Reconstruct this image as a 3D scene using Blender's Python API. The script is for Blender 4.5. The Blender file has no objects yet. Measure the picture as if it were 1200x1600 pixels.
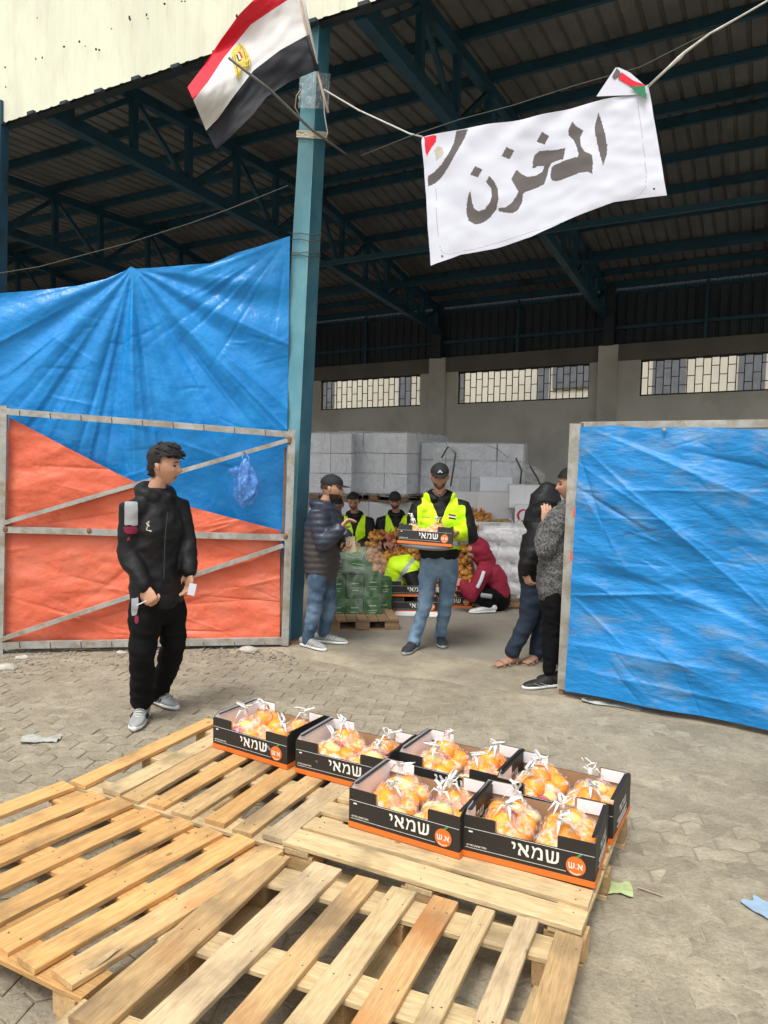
import bpy, bmesh, math, random
import numpy as np
from mathutils import Vector, Matrix, noise
random.seed(7)
SC = bpy.context.scene
COL = SC.collection
# ---------------------------------------------------------------- camera, sky, sun, exposure
FPX = 1155.0; CAMH = 1.7
PIT = math.atan(86/1155.0); ROL = 0.018
R0 = Vector((1,0,0)); U0 = Vector((0,math.sin(PIT),math.cos(PIT))); CF = Vector((0,math.cos(PIT),-math.sin(PIT)))
CR = R0*math.cos(ROL)+U0*math.sin(ROL); CU = U0*math.cos(ROL)-R0*math.sin(ROL)
CAM = Vector((0,0,CAMH))
cd = bpy.data.cameras.new('camera'); co = bpy.data.objects.new('camera', cd); COL.objects.link(co)
cd.sensor_fit = 'VERTICAL'; cd.sensor_height = 36; cd.lens = FPX/1600*36; cd.clip_start = .05; cd.clip_end = 400
mw = Matrix((CR, CU, -CF)).transposed().to_4x4(); mw.translation = CAM; co.matrix_world = mw
SC.camera = co
w = bpy.data.worlds.new("World"); SC.world = w; w.use_nodes = True
nt = w.node_tree; nt.nodes.clear()
sky = nt.nodes.new('ShaderNodeTexSky'); sky.sky_type = 'NISHITA'; sky.sun_disc = False
SUN_EL = math.radians(62); SUN_ROT = math.radians(205)
sky.sun_elevation = SUN_EL; sky.sun_rotation = SUN_ROT; sky.air_density = 1.0; sky.dust_density = 4.0; sky.ozone_density = 1.0
hs = nt.nodes.new('ShaderNodeHueSaturation'); hs.inputs['Saturation'].default_value = .22
bg = nt.nodes.new('ShaderNodeBackground'); bg.inputs['Strength'].default_value = 0.15
wo = nt.nodes.new('ShaderNodeOutputWorld')
nt.links.new(sky.outputs[0], hs.inputs['Color']); nt.links.new(hs.outputs[0], bg.inputs[0]); nt.links.new(bg.outputs[0], wo.inputs[0])
sl = bpy.data.lights.new('sun','SUN'); sl.energy = 1.2; sl.angle = math.radians(16); sl.color = (1,.96,.9)
so = bpy.data.objects.new('sun', sl); COL.objects.link(so)
sd = Vector((math.sin(SUN_ROT)*math.cos(SUN_EL), math.cos(SUN_ROT)*math.cos(SUN_EL), math.sin(SUN_EL)))
so.rotation_euler = (-sd).to_track_quat('-Z','Y').to_euler(); so.location = (0,0,20)
SC.view_settings.view_transform = 'Standard'; SC.view_settings.look = 'None'; SC.view_settings.gamma = 1
SC.view_settings.exposure = 0.56
try: SC.cycles.max_bounces = 8; SC.cycles.diffuse_bounces = 7; SC.cycles.transparent_max_bounces = 16
except Exception: pass

# ---------------------------------------------------------------- measuring helpers
def ray(x, y): return CR*((x-600)/FPX)+CU*((800-y)/FPX)+CF
def gz(x, y, z=0.0): d = ray(x,y); return CAM+d*((z-CAMH)/d.z)
def pl(x, y, P, n): d = ray(x,y); return CAM+d*((P-CAM).dot(n)/d.dot(n))
def aty(x, y, Y): d = ray(x,y); return CAM+d*(Y/d.y)
def nz(p, s=1.0, o=0.0): return noise.noise(Vector((p[0]*s+o, p[1]*s+o*1.7, p[2]*s-o)))
def fbm(p, s=1.0, o=0.0, n=3): return noise.fractal(Vector((p[0]*s+o, p[1]*s+o*1.7, p[2]*s-o)), 1.0, 2.0, n)

# ---------------------------------------------------------------- materials
MATS = {}
def M(name, col, rough=.65, var=.15, vs=4.0, bump=.15, bs=40.0, metal=0.0, dirt=None, dirt_amt=.5, ds=3.0, spec=.4, alpha=1.0, trans=0.0, rnd=.0, stretch=None, sss=0, bdist=.01, wave=None, speck=0):
    m = bpy.data.materials.new(name); MATS[name] = m; m.use_nodes = True
    n = m.node_tree.nodes; L = m.node_tree.links; b = n['Principled BSDF']
    b.inputs['Roughness'].default_value = rough; b.inputs['Metallic'].default_value = metal
    b.inputs['Specular IOR Level'].default_value = spec; b.inputs['Alpha'].default_value = alpha
    b.inputs['Transmission Weight'].default_value = trans
    if sss: b.inputs['Subsurface Weight'].default_value = sss; b.inputs['Subsurface Radius'].default_value = (.01,.004,.002)
    tc = n.new('ShaderNodeTexCoord'); oi = n.new('ShaderNodeObjectInfo')
    ad = n.new('ShaderNodeVectorMath'); ad.operation = 'ADD'
    ml = n.new('ShaderNodeVectorMath'); ml.operation = 'SCALE'; ml.inputs[3].default_value = 37.0
    L.new(oi.outputs['Random'], ml.inputs[0]); L.new(tc.outputs['Object'], ad.inputs[0]); L.new(ml.outputs[0], ad.inputs[1])
    vec = ad.outputs[0]
    if stretch:
        mp = n.new('ShaderNodeMapping'); mp.inputs['Scale'].default_value = stretch; L.new(vec, mp.inputs[0]); vec = mp.outputs[0]
    t = n.new('ShaderNodeTexNoise'); t.inputs['Scale'].default_value = vs; t.inputs['Detail'].default_value = 6; t.inputs['Roughness'].default_value = .6
    L.new(vec, t.inputs['Vector'])
    r = n.new('ShaderNodeMapRange'); r.inputs[1].default_value = .3; r.inputs[2].default_value = .7; r.inputs[3].default_value = 1-var; r.inputs[4].default_value = 1+var
    L.new(t.outputs['Fac'], r.inputs[0])
    val = r.outputs[0]
    if rnd:
        r2 = n.new('ShaderNodeMapRange'); r2.inputs[3].default_value = 1-rnd; r2.inputs[4].default_value = 1+rnd; L.new(oi.outputs['Random'], r2.inputs[0])
        mm = n.new('ShaderNodeMath'); mm.operation = 'MULTIPLY'; L.new(val, mm.inputs[0]); L.new(r2.outputs[0], mm.inputs[1]); val = mm.outputs[0]
    sc = n.new('ShaderNodeVectorMath'); sc.operation = 'SCALE'; sc.inputs[0].default_value = col[:3]; L.new(val, sc.inputs[3])
    out = sc.outputs[0]
    if dirt:
        t2 = n.new('ShaderNodeTexNoise'); t2.inputs['Scale'].default_value = ds; t2.inputs['Detail'].default_value = 8; t2.inputs['Roughness'].default_value = .65
        L.new(vec, t2.inputs['Vector'])
        r3 = n.new('ShaderNodeMapRange'); lo = .75-.5*dirt_amt; r3.inputs[1].default_value = lo-.08; r3.inputs[2].default_value = lo+.12
        L.new(t2.outputs['Fac'], r3.inputs[0])
        mx = n.new('ShaderNodeMix'); mx.data_type = 'RGBA'; mx.inputs[7].default_value = (*dirt[:3],1)
        L.new(r3.outputs[0], mx.inputs[0]); L.new(out, mx.inputs[6]); out = mx.outputs[2]
    if speck:
        t5 = n.new('ShaderNodeTexNoise'); t5.inputs['Scale'].default_value = 75; t5.inputs['Detail'].default_value = 6; t5.inputs['Roughness'].default_value = .8; L.new(vec, t5.inputs['Vector'])
        t6 = n.new('ShaderNodeTexNoise'); t6.inputs['Scale'].default_value = 9; t6.inputs['Detail'].default_value = 8; t6.inputs['Roughness'].default_value = .75; t6.inputs['Distortion'].default_value = .8; L.new(vec, t6.inputs['Vector'])
        a5 = n.new('ShaderNodeMath'); a5.operation = 'ADD'; L.new(t5.outputs['Fac'], a5.inputs[0]); L.new(t6.outputs['Fac'], a5.inputs[1])
        r5 = n.new('ShaderNodeMapRange'); r5.inputs[1].default_value = .72; r5.inputs[2].default_value = 1.28; r5.inputs[3].default_value = 1-speck; r5.inputs[4].default_value = 1+speck; L.new(a5.outputs[0], r5.inputs[0])
        s5 = n.new('ShaderNodeVectorMath'); s5.operation = 'SCALE'; L.new(out, s5.inputs[0]); L.new(r5.outputs[0], s5.inputs[3]); out = s5.outputs[0]
    L.new(out, b.inputs['Base Color'])
    if bump:
        t3 = n.new('ShaderNodeTexNoise'); t3.inputs['Scale'].default_value = bs; t3.inputs['Detail'].default_value = 5
        L.new(vec, t3.inputs['Vector'])
        bp = n.new('ShaderNodeBump'); bp.inputs['Strength'].default_value = bump; bp.inputs['Distance'].default_value = bdist
        L.new(t3.outputs['Fac'], bp.inputs['Height']); L.new(bp.outputs[0], b.inputs['Normal'])
    return m

def wood(name, col, dark, stain=None, stain_amt=.2, rnd=.15):
    m = bpy.data.materials.new(name); MATS[name] = m; m.use_nodes = True
    n = m.node_tree.nodes; L = m.node_tree.links; b = n['Principled BSDF']; b.inputs['Roughness'].default_value = .75; b.inputs['Specular IOR Level'].default_value = .25
    tc = n.new('ShaderNodeTexCoord'); oi = n.new('ShaderNodeObjectInfo')
    ad = n.new('ShaderNodeVectorMath'); ad.operation = 'ADD'; ml = n.new('ShaderNodeVectorMath'); ml.operation = 'SCALE'; ml.inputs[3].default_value = 91.0
    L.new(oi.outputs['Random'], ml.inputs[0]); L.new(tc.outputs['Object'], ad.inputs[0]); L.new(ml.outputs[0], ad.inputs[1])
    mp = n.new('ShaderNodeMapping'); mp.inputs['Scale'].default_value = (1.2,14,14); L.new(ad.outputs[0], mp.inputs[0])
    t = n.new('ShaderNodeTexNoise'); t.inputs['Scale'].default_value = 3; t.inputs['Detail'].default_value = 8; t.inputs['Roughness'].default_value = .7; t.inputs['Distortion'].default_value = .6
    L.new(mp.outputs[0], t.inputs[0])
    cr = n.new('ShaderNodeValToRGB'); cr.color_ramp.elements[0].position = .3; cr.color_ramp.elements[1].position = .62
    cr.color_ramp.elements[0].color = (*dark,1); cr.color_ramp.elements[1].color = (*col,1); L.new(t.outputs['Fac'], cr.inputs[0])
    mp2 = n.new('ShaderNodeMapping'); mp2.inputs['Scale'].default_value = (6,60,60); L.new(ad.outputs[0], mp2.inputs[0])
    t2 = n.new('ShaderNodeTexNoise'); t2.inputs['Scale'].default_value = 3; t2.inputs['Detail'].default_value = 3; L.new(mp2.outputs[0], t2.inputs[0])
    r = n.new('ShaderNodeMapRange'); r.inputs[1].default_value=.3; r.inputs[2].default_value=.7; r.inputs[3].default_value = .82; r.inputs[4].default_value = 1.12; L.new(t2.outputs['Fac'], r.inputs[0])
    r2 = n.new('ShaderNodeMapRange'); r2.inputs[3].default_value = 1-rnd; r2.inputs[4].default_value = 1+rnd; L.new(oi.outputs['Random'], r2.inputs[0])
    mm = n.new('ShaderNodeMath'); mm.operation='MULTIPLY'; L.new(r.outputs[0], mm.inputs[0]); L.new(r2.outputs[0], mm.inputs[1])
    sc = n.new('ShaderNodeVectorMath'); sc.operation='SCALE'; L.new(cr.outputs[0], sc.inputs[0]); L.new(mm.outputs[0], sc.inputs[3]); out = sc.outputs[0]
    # knots
    v = n.new('ShaderNodeTexVoronoi'); v.inputs['Scale'].default_value = 1.0; mp3 = n.new('ShaderNodeMapping'); mp3.inputs['Scale'].default_value = (5,9,9); L.new(ad.outputs[0], mp3.inputs[0]); L.new(mp3.outputs[0], v.inputs[0])
    k = n.new('ShaderNodeMapRange'); k.inputs[1].default_value = .05; k.inputs[2].default_value = .10; k.inputs[3].default_value = .75; k.inputs[4].default_value = 0; L.new(v.outputs['Distance'], k.inputs[0])
    mx = n.new('ShaderNodeMix'); mx.data_type='RGBA'; mx.inputs[7].default_value = (dark[0]*.35,dark[1]*.3,dark[2]*.3,1); L.new(k.outputs[0], mx.inputs[0]); L.new(out, mx.inputs[6]); out = mx.outputs[2]
    # grime smudges
    for (colr, amt, s, seed) in ((( .12,.09,.06), .42, 4.0, 0.0), (stain or (.3,.2,.1), stain_amt, 2.6, 5.0)):
        t4 = n.new('ShaderNodeTexNoise'); t4.inputs['Scale'].default_value = s; t4.inputs['Detail'].default_value = 5
        a2 = n.new('ShaderNodeVectorMath'); a2.operation='ADD'; a2.inputs[1].default_value = (seed,seed,seed); L.new(ad.outputs[0], a2.inputs[0]); L.new(a2.outputs[0], t4.inputs[0])
        k2 = n.new('ShaderNodeMapRange'); lo=.82-.5*amt; k2.inputs[1].default_value = lo-.1; k2.inputs[2].default_value = lo+.1; k2.inputs[4].default_value=.6; L.new(t4.outputs['Fac'], k2.inputs[0])
        mx = n.new('ShaderNodeMix'); mx.data_type='RGBA'; mx.inputs[7].default_value = (*colr,1); L.new(k2.outputs[0], mx.inputs[0]); L.new(out, mx.inputs[6]); out = mx.outputs[2]
    L.new(out, b.inputs['Base Color'])
    bp = n.new('ShaderNodeBump'); bp.inputs['Strength'].default_value = .5; bp.inputs['Distance'].default_value = .004; L.new(t2.outputs['Fac'], bp.inputs['Height']); L.new(bp.outputs[0], b.inputs['Normal'])
    return m

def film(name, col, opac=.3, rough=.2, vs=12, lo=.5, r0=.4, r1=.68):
    """thin plastic film: mostly clear, with milky blotches"""
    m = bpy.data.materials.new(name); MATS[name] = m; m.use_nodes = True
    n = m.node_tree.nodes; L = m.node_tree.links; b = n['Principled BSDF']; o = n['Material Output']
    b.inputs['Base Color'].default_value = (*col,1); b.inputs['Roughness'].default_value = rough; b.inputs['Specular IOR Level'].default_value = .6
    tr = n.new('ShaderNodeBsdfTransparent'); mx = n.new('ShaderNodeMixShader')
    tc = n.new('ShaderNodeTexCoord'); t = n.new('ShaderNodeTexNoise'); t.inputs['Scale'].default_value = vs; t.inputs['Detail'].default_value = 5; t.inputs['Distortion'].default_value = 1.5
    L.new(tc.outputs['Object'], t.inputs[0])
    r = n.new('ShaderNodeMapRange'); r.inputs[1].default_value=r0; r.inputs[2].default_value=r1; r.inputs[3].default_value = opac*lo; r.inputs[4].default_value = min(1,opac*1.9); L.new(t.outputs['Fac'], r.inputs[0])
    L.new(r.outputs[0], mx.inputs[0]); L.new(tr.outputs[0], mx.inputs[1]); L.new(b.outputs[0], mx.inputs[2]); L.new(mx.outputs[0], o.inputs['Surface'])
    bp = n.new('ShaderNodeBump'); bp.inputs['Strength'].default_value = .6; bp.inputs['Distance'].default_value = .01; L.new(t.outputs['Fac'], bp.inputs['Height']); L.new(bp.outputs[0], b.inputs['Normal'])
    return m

# ---------------------------------------------------------------- mesh helpers
class MB:
    def __init__(s): s.v = []; s.f = []; s.m = []
    def add(s, vs, fs, mi=0):
        o = len(s.v); s.v.extend([tuple(p) for p in vs]); s.f.extend([tuple(i+o for i in f) for f in fs]); s.m.extend([mi]*len(fs)); return s
    def box(s, c, ax, ay, az, mi=0):
        """c centre, ax ay az half-extent vectors"""
        c = Vector(c); ax=Vector(ax); ay=Vector(ay); az=Vector(az)
        vs = [c+ax*i+ay*j+az*k for k in (-1,1) for j in (-1,1) for i in (-1,1)]
        return s.add(vs, [(0,2,3,1),(4,5,7,6),(0,1,5,4),(2,6,7,3),(0,4,6,2),(1,3,7,5)], mi)
    def bar(s, p, q, wd, ht, up=Vector((0,0,1)), mi=0):
        p=Vector(p); q=Vector(q); d=q-p; L=d.length; d.normalize(); sx = d.cross(up)
        if sx.length<1e-3: sx = d.cross(Vector((1,0,0)))
        sx.normalize(); uz = sx.cross(d)
        return s.box((p+q)/2, d*L/2, sx*wd/2, uz*ht/2, mi)
    def loft(s, pts, rad, side=None, n=14, mi=0, cap=True, close=False):
        pts=[Vector(p) for p in pts]; rings=[]; N=len(pts)
        if not isinstance(side,(list,tuple)) or (side and not hasattr(side[0],'__len__')): side=[side]*N
        rr=[r if hasattr(r,'__len__') else (r,r) for r in rad]
        prev=None
        P=[];Rr=[];S=[];T=[]
        for i in range(N):
            t=(pts[min(i+1,N-1)]-pts[max(i-1,0)]); t.normalize() if t.length>1e-9 else None
            sd=side[i]
            if sd is None: sd = prev if prev is not None else (Vector((1,0,0)) if abs(t.x)<.8 else Vector((0,1,0)))
            sd=Vector(sd); sd=sd-t*sd.dot(t)
            if sd.length<1e-6: sd=t.orthogonal()
            sd.normalize(); prev=sd
            P.append(pts[i]);Rr.append(rr[i]);S.append(sd);T.append(t)
        if cap:
            e0=min(Rr[0]); e1=min(Rr[-1])
            P=[P[0]-T[0]*e0*.85,P[0]-T[0]*e0*.5]+P+[P[-1]+T[-1]*e1*.5,P[-1]+T[-1]*e1*.85]
            f=lambda r,k:(r[0]*k,r[1]*k)
            Rr=[f(Rr[0],.5),f(Rr[0],.86)]+Rr+[f(Rr[-1],.86),f(Rr[-1],.5)]
            S=[S[0]]*2+S+[S[-1]]*2; T=[T[0]]*2+T+[T[-1]]*2
        o=len(s.v); vs=[]
        for p,r,sd,t in zip(P,Rr,S,T):
            b=t.cross(sd)
            for k in range(n):
                a=2*math.pi*k/n; vs.append(p+sd*(math.cos(a)*r[0])+b*(math.sin(a)*r[1]))
        fs=[]
        m=len(P)
        for i in range(m-1):
            for k in range(n):
                k2=(k+1)%n; fs.append((i*n+k,i*n+k2,(i+1)*n+k2,(i+1)*n+k))
        if close:
            pass
        fs.append(tuple(range(n-1,-1,-1))); fs.append(tuple((m-1)*n+k for k in range(n)))
        return s.add(vs,fs,mi)
    def tube(s, pts, r, n=8, mi=0):
        return s.loft(pts,[r]*len(pts) if not hasattr(r,'__len__') else r,n=n,mi=mi,cap=False)
    def sphere(s, c, r, nu=12, nv=8, mi=0, ax=None):
        c=Vector(c); r=r if hasattr(r,'__len__') else (r,r,r)
        X,Y,Z = ax if ax else (Vector((1,0,0)),Vector((0,1,0)),Vector((0,0,1)))
        vs=[c+Z*r[2]]
        for j in range(1,nv):
            t=math.pi*j/nv
            for i in range(nu):
                a=2*math.pi*i/nu; vs.append(c+X*(r[0]*math.sin(t)*math.cos(a))+Y*(r[1]*math.sin(t)*math.sin(a))+Z*(r[2]*math.cos(t)))
        vs.append(c-Z*r[2]); fs=[]
        for i in range(nu): fs.append((0,1+i,1+(i+1)%nu))
        for j in range(nv-2):
            for i in range(nu):
                a=1+j*nu+i;b=1+j*nu+(i+1)%nu; fs.append((a,a+nu,b+nu,b))
        e=len(vs)-1
        for i in range(nu): fs.append((e,1+(nv-2)*nu+(i+1)%nu,1+(nv-2)*nu+i))
        return s.add(vs,fs,mi)
    def prism(s, outline, d, mi=0):
        """outline: list of Vectors (planar loop), d: thickness vector"""
        n=len(outline); vs=[Vector(p) for p in outline]+[Vector(p)+d for p in outline]
        fs=[tuple(range(n-1,-1,-1)),tuple(range(n,2*n))]+[(i,(i+1)%n,n+(i+1)%n,n+i) for i in range(n)]
        return s.add(vs,fs,mi)
    def mesh(s, name='m'):
        me=bpy.data.meshes.new(name); me.from_pydata([tuple(p) for p in s.v],[],s.f); 
        if any(s.m): me.polygons.foreach_set('material_index', s.m)
        me.update(); return me
    def build(s, name, mats, parent=None, smooth=False, fixn=False):
        return put(name, s.mesh(name), mats, parent, smooth, fixn=fixn)

def smooth_angle(me, deg):
    me.polygons.foreach_set('use_smooth',[True]*len(me.polygons))
    try: me.set_sharp_from_angle(angle=math.radians(deg))
    except Exception: pass

def put(name, me, mats, parent=None, smooth=False, world=True, fixn=False):
    if not isinstance(mats,(list,tuple)): mats=[mats]
    for m in mats: me.materials.append(MATS[m] if isinstance(m,str) else m)
    if fixn:
        bm=bmesh.new(); bm.from_mesh(me); bmesh.ops.recalc_face_normals(bm,faces=bm.faces); bm.to_mesh(me); bm.free()
    if smooth is True: me.polygons.foreach_set('use_smooth',[True]*len(me.polygons))
    elif smooth: smooth_angle(me, smooth)
    o=bpy.data.objects.new(name, me); COL.objects.link(o)
    if parent is not None:
        o.parent=parent
        if world:
            W=wm(parent).inverted(); me.transform(W)
    return o
def wm(o):
    m=o.matrix_basis.copy() if hasattr(o,'matrix_basis') else Matrix()
    return wm(o.parent)@m if o.parent else m
def tag(o, label=None, cat=None, group=None, kind=None):
    if label: o['label']=label
    if cat: o['category']=cat
    if group: o['group']=group
    if kind: o['kind']=kind
    return o
def thing(name, loc, label, cat, group=None, rz=0, kind=None):
    o=bpy.data.objects.new(name,None); COL.objects.link(o); o.location=loc; o.rotation_euler=(0,0,rz); o.empty_display_size=.1
    return tag(o,label,cat,group,kind)
def kids(o): return [c for c in bpy.data.objects if c.parent==o]
def copy_tree(o, kidmap, parent=None):
    c=o.copy(); COL.objects.link(c)
    if parent is not None: c.parent=parent
    for ch in kidmap.get(o.name,[]): copy_tree(ch,kidmap,c)
    return c
def kidmap():
    d={}
    for c in bpy.data.objects:
        if c.parent: d.setdefault(c.parent.name,[]).append(c)
    return d

def remesh(me, voxel, it=4, fac=.5):
    o=bpy.data.objects.new('tmp',me); COL.objects.link(o)
    m=o.modifiers.new('r','REMESH'); m.mode='VOXEL'; m.voxel_size=voxel; m.use_smooth_shade=True
    if it: k=o.modifiers.new('s','SMOOTH'); k.iterations=it; k.factor=fac
    dg=bpy.context.evaluated_depsgraph_get(); dg.update()
    r=bpy.data.meshes.new_from_object(o.evaluated_get(dg)); 
    bpy.data.objects.remove(o); bpy.data.meshes.remove(me)
    return r
def disp(me, fn):
    """push each vertex along its normal by fn(co)"""
    n=len(me.vertices); co=np.empty(n*3); no=np.empty(n*3)
    me.vertices.foreach_get('co',co); me.vertices.foreach_get('normal',no)
    co=co.reshape(-1,3); no=no.reshape(-1,3)
    d=np.array([fn(Vector(c)) for c in co])
    co+=no*d[:,None]; me.vertices.foreach_set('co',co.ravel()); me.update(); return me
def creases(h,z,segs):
    """sharp tent-like folds along straight segments (h0,z0,h1,z1,height,width)"""
    D=np.zeros(len(h))
    for (h0,z0,h1,z1,am,wd) in segs:
        dx,dz=h1-h0,z1-z0; L=math.hypot(dx,dz)+1e-9; dx/=L; dz/=L
        t=((h-h0)*dx+(z-z0)*dz)/L; d=(h-h0)*dz-(z-z0)*dx
        k=np.clip(t,0,1); f=np.where((t>0)&(t<1),np.sin(np.pi*np.clip(k,1e-4,1))**.6,0)
        D+=am*f*np.where(d>0,np.exp(-np.abs(d)/wd),np.exp(-np.abs(d)/(wd*.35)))
    return D
def shell(me, pred, off, mi=0):
    """faces of me whose centre satisfies pred, lifted by off along the normals, as a new MB"""
    mb=MB(); idx={}
    for p in me.polygons:
        if pred(p.center):
            f=[]
            for vi in p.vertices:
                if vi not in idx:
                    idx[vi]=len(mb.v); v=me.vertices[vi]; mb.v.append(tuple(v.co+v.normal*off))
                f.append(idx[vi])
            mb.f.append(tuple(f)); mb.m.append(mi(p.center) if callable(mi) else mi)
    cnt={}
    for f in mb.f:
        for a,b in zip(f,f[1:]+f[:1]): k=(min(a,b),max(a,b)); cnt[k]=cnt.get(k,0)+1
    nb={}
    for (a,b),c in cnt.items():
        if c==1: nb.setdefault(a,[]).append(b); nb.setdefault(b,[]).append(a)
    V_=[Vector(v) for v in mb.v]
    for it in range(3):
        new={a:(V_[a]*.4+(V_[n[0]]+V_[n[1]])*.3) for a,n in nb.items() if len(n)==2}
        for a,v in new.items(): V_[a]=v
    mb.v=[tuple(v) for v in V_]
    return mb
def interp(pts, t):
    """polyline of px points sampled by fraction of x-index"""
    n=len(pts)-1; x=t*n; i=min(int(x),n-1); f=x-i
    return (pts[i][0]*(1-f)+pts[i+1][0]*f, pts[i][1]*(1-f)+pts[i+1][1]*f)
def arc(pts, t):
    L=[0]
    for a,b in zip(pts,pts[1:]): L.append(L[-1]+math.dist(a,b))
    x=t*L[-1]
    for i in range(len(pts)-1):
        if x<=L[i+1] or i==len(pts)-2:
            f=(x-L[i])/max(1e-9,L[i+1]-L[i]); return (pts[i][0]*(1-f)+pts[i+1][0]*f, pts[i][1]*(1-f)+pts[i+1][1]*f)
def inpoly(x,y,P):
    c=False; j=len(P)-1
    for i in range(len(P)):
        xi,yi=P[i]; xj,yj=P[j]
        if (yi>y)!=(yj>y) and x<(xj-xi)*(y-yi)/(yj-yi)+xi: c=not c
        j=i
    return c
def sheet(top, bot, P, n, nu, nv, dfn, mfn=None, thick=0, segs=None, ax=None):
    """cloth or tarpaulin hung on the plane (P,n): outline measured top and bottom, relief dfn(s,t,point)"""
    vs=[]; fs=[]; ms=[]; px=[]
    for j in range(nv+1):
        for i in range(nu+1):
            a=arc(top,i/nu); b=arc(bot,i/nu); t=j/nv; x=a[0]*(1-t)+b[0]*t; y=a[1]*(1-t)+b[1]*t
            q=pl(x,y,P,n); q=q+n*dfn(i/nu,t,q); vs.append(q); px.append((x,y))
    if segs:
        A=np.array([(v-P)[:] for v in vs]); h=A@np.array(ax[:]); z=A[:,2]; D=creases(h,z,segs); vs=[v+n*float(d) for v,d in zip(vs,D)]
    for j in range(nv):
        for i in range(nu):
            k=j*(nu+1)+i; fs.append((k,k+nu+1,k+nu+2,k+1))
            if mfn:
                ms.append(mfn((px[k][0]+px[k+nu+2][0])/2,(px[k][1]+px[k+nu+2][1])/2))
            else: ms.append(0)
    mb=MB(); mb.v=[tuple(v) for v in vs]; mb.f=fs; mb.m=ms; return mb
Z3=Vector((0,0,1))
def unit(v): v=Vector(v); return v.normalized()
# ---------------------------------------------------------------- materials of the place
M('concrete_floor',(.25,.225,.185),.85,.14,1.5,.3,60,dirt=(.18,.155,.12),dirt_amt=.45,ds=.9)
M('apron_concrete',(.36,.315,.225),.85,.14,2.5,.5,70,dirt=(.23,.20,.15),dirt_amt=.5,ds=1.6,speck=.22)
M('sand_dirt',(.335,.295,.215),.95,.16,2.0,.7,38,dirt=(.24,.21,.155),dirt_amt=.5,ds=1.1,bdist=.015,spec=.08,speck=.30)
M('paver_grey',(.345,.305,.228),.93,.15,4,.7,50,dirt=(.26,.225,.165),dirt_amt=.5,ds=3,rnd=.08,spec=.08,bdist=.012,speck=.28)
M('wall_plaster',(.66,.64,.585),.85,.1,.8,.2,30,dirt=(.50,.48,.43),dirt_amt=.42,ds=.7)
M('beam_concrete',(.16,.15,.135),.85,.15,1.5,.2,30)
M('dark_cladding',(.025,.035,.045),.6,.2,1.5,.1,20)
M('roof_metal',(.165,.167,.168),.6,.2,2.0,.15,30,dirt=(.12,.122,.124),dirt_amt=.45,ds=1.2)
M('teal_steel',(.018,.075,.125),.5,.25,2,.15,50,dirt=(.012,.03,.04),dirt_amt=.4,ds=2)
M('pillar_lit',(.11,.30,.36),.5,.12,2.5,.2,60,dirt=(.17,.33,.35),dirt_amt=.4,ds=2.5)  # same pillar paint twice: lit front face, shaded other faces, put into the colour
M('pillar_shaded',(.035,.15,.22),.5,.15,2.5,.2,60,dirt=(.08,.19,.22),dirt_amt=.4,ds=2.5)
M('fascia_cream',(.74,.75,.58),.5,.07,1.2,.1,20,dirt=(.62,.61,.49),dirt_amt=.36,ds=2.2,stretch=(1,1,.35))
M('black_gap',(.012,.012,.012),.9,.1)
M('galv_steel',(.42,.42,.39),.5,.2,5,.2,60,metal=.25,dirt=(.30,.26,.19),dirt_amt=.45,ds=9)
M('rusty_steel',(.22,.12,.07),.8,.3,10,.4,80)
M('iron_grille',(.03,.03,.03),.6,.1)
M('neighbour_cream',(.60,.57,.47),.85,.08,1,.1)
M('neighbour_dark',(.15,.16,.175),.3,.2)
M('tarp_blue',(.008,.225,.60),.32,.10,2.2,.5,11,spec=.42,dirt=(.016,.28,.68),dirt_amt=.4,ds=3,bdist=.025)
M('tarp_blue_dusty',(.016,.225,.56),.42,.12,3,.4,14,spec=.32,dirt=(.15,.27,.42),dirt_amt=.31,ds=2.6,bdist=.025,stretch=(1,1,2.4))
M('tarp_orange',(.76,.155,.08),.45,.16,2.5,.55,18,spec=.35,dirt=(.72,.20,.12),dirt_amt=.4,ds=2.5,bdist=.02)
M('rope_white',(.62,.60,.55),.8,.15,30,.5,150)
M('rope_dark',(.10,.10,.09),.8,.15)
M('tape_clear',(.60,.66,.66),.25,.2,12,.6,60)
M('tape_tan',(.55,.50,.38),.5,.2,12,.5,60)
M('rod_steel',(.15,.15,.14),.5,.2,10,metal=.4)
M('pole_wood',(.50,.38,.30),.6,.2,10)
M('flag_red',(.70,.015,.035),.7,.1,4,.25,25)
M('flag_white',(.72,.71,.70),.75,.06,4,.25,25)
M('flag_black',(.014,.016,.022),.7,.1,4,.25,25)
M('brown_line',(.16,.11,.03),.7,.1)
M('flag_gold',(.62,.46,.05),.6,.2,30)
M('banner_white',(.64,.66,.74),.6,.03,2,.12,12)
M('banner_grey',(.115,.10,.095),.6,.06,3,.1,12)
M('banner_line',(.42,.42,.46),.6,.02)
M('banner_tan',(.50,.46,.38),.6,.1,20)
M('banner_green',(.02,.20,.09),.6,.05)
M('film_litter',(.42,.42,.38),.3,.1,20,.8,40)
M('bag_blue',(.05,.16,.42),.3,.2,10)
film('film_blue',(.10,.28,.70),.62,.2,10)
film('film_clear',(.82,.82,.80),.11,.15,7,.2)
film('film_tape',(.75,.80,.80),.30,.12,14,.5)
film('film_load',(.88,.89,.90),.22,.2,3,.5)
M('grit',(.27,.24,.19),.9,.25,10,.5)
M('stone_white',(.46,.43,.37),.9,.2,10,.5)
M('note_green',(.42,.50,.24),.7,.2,30)
M('mask_blue',(.30,.42,.55),.7,.15,15)

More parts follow.
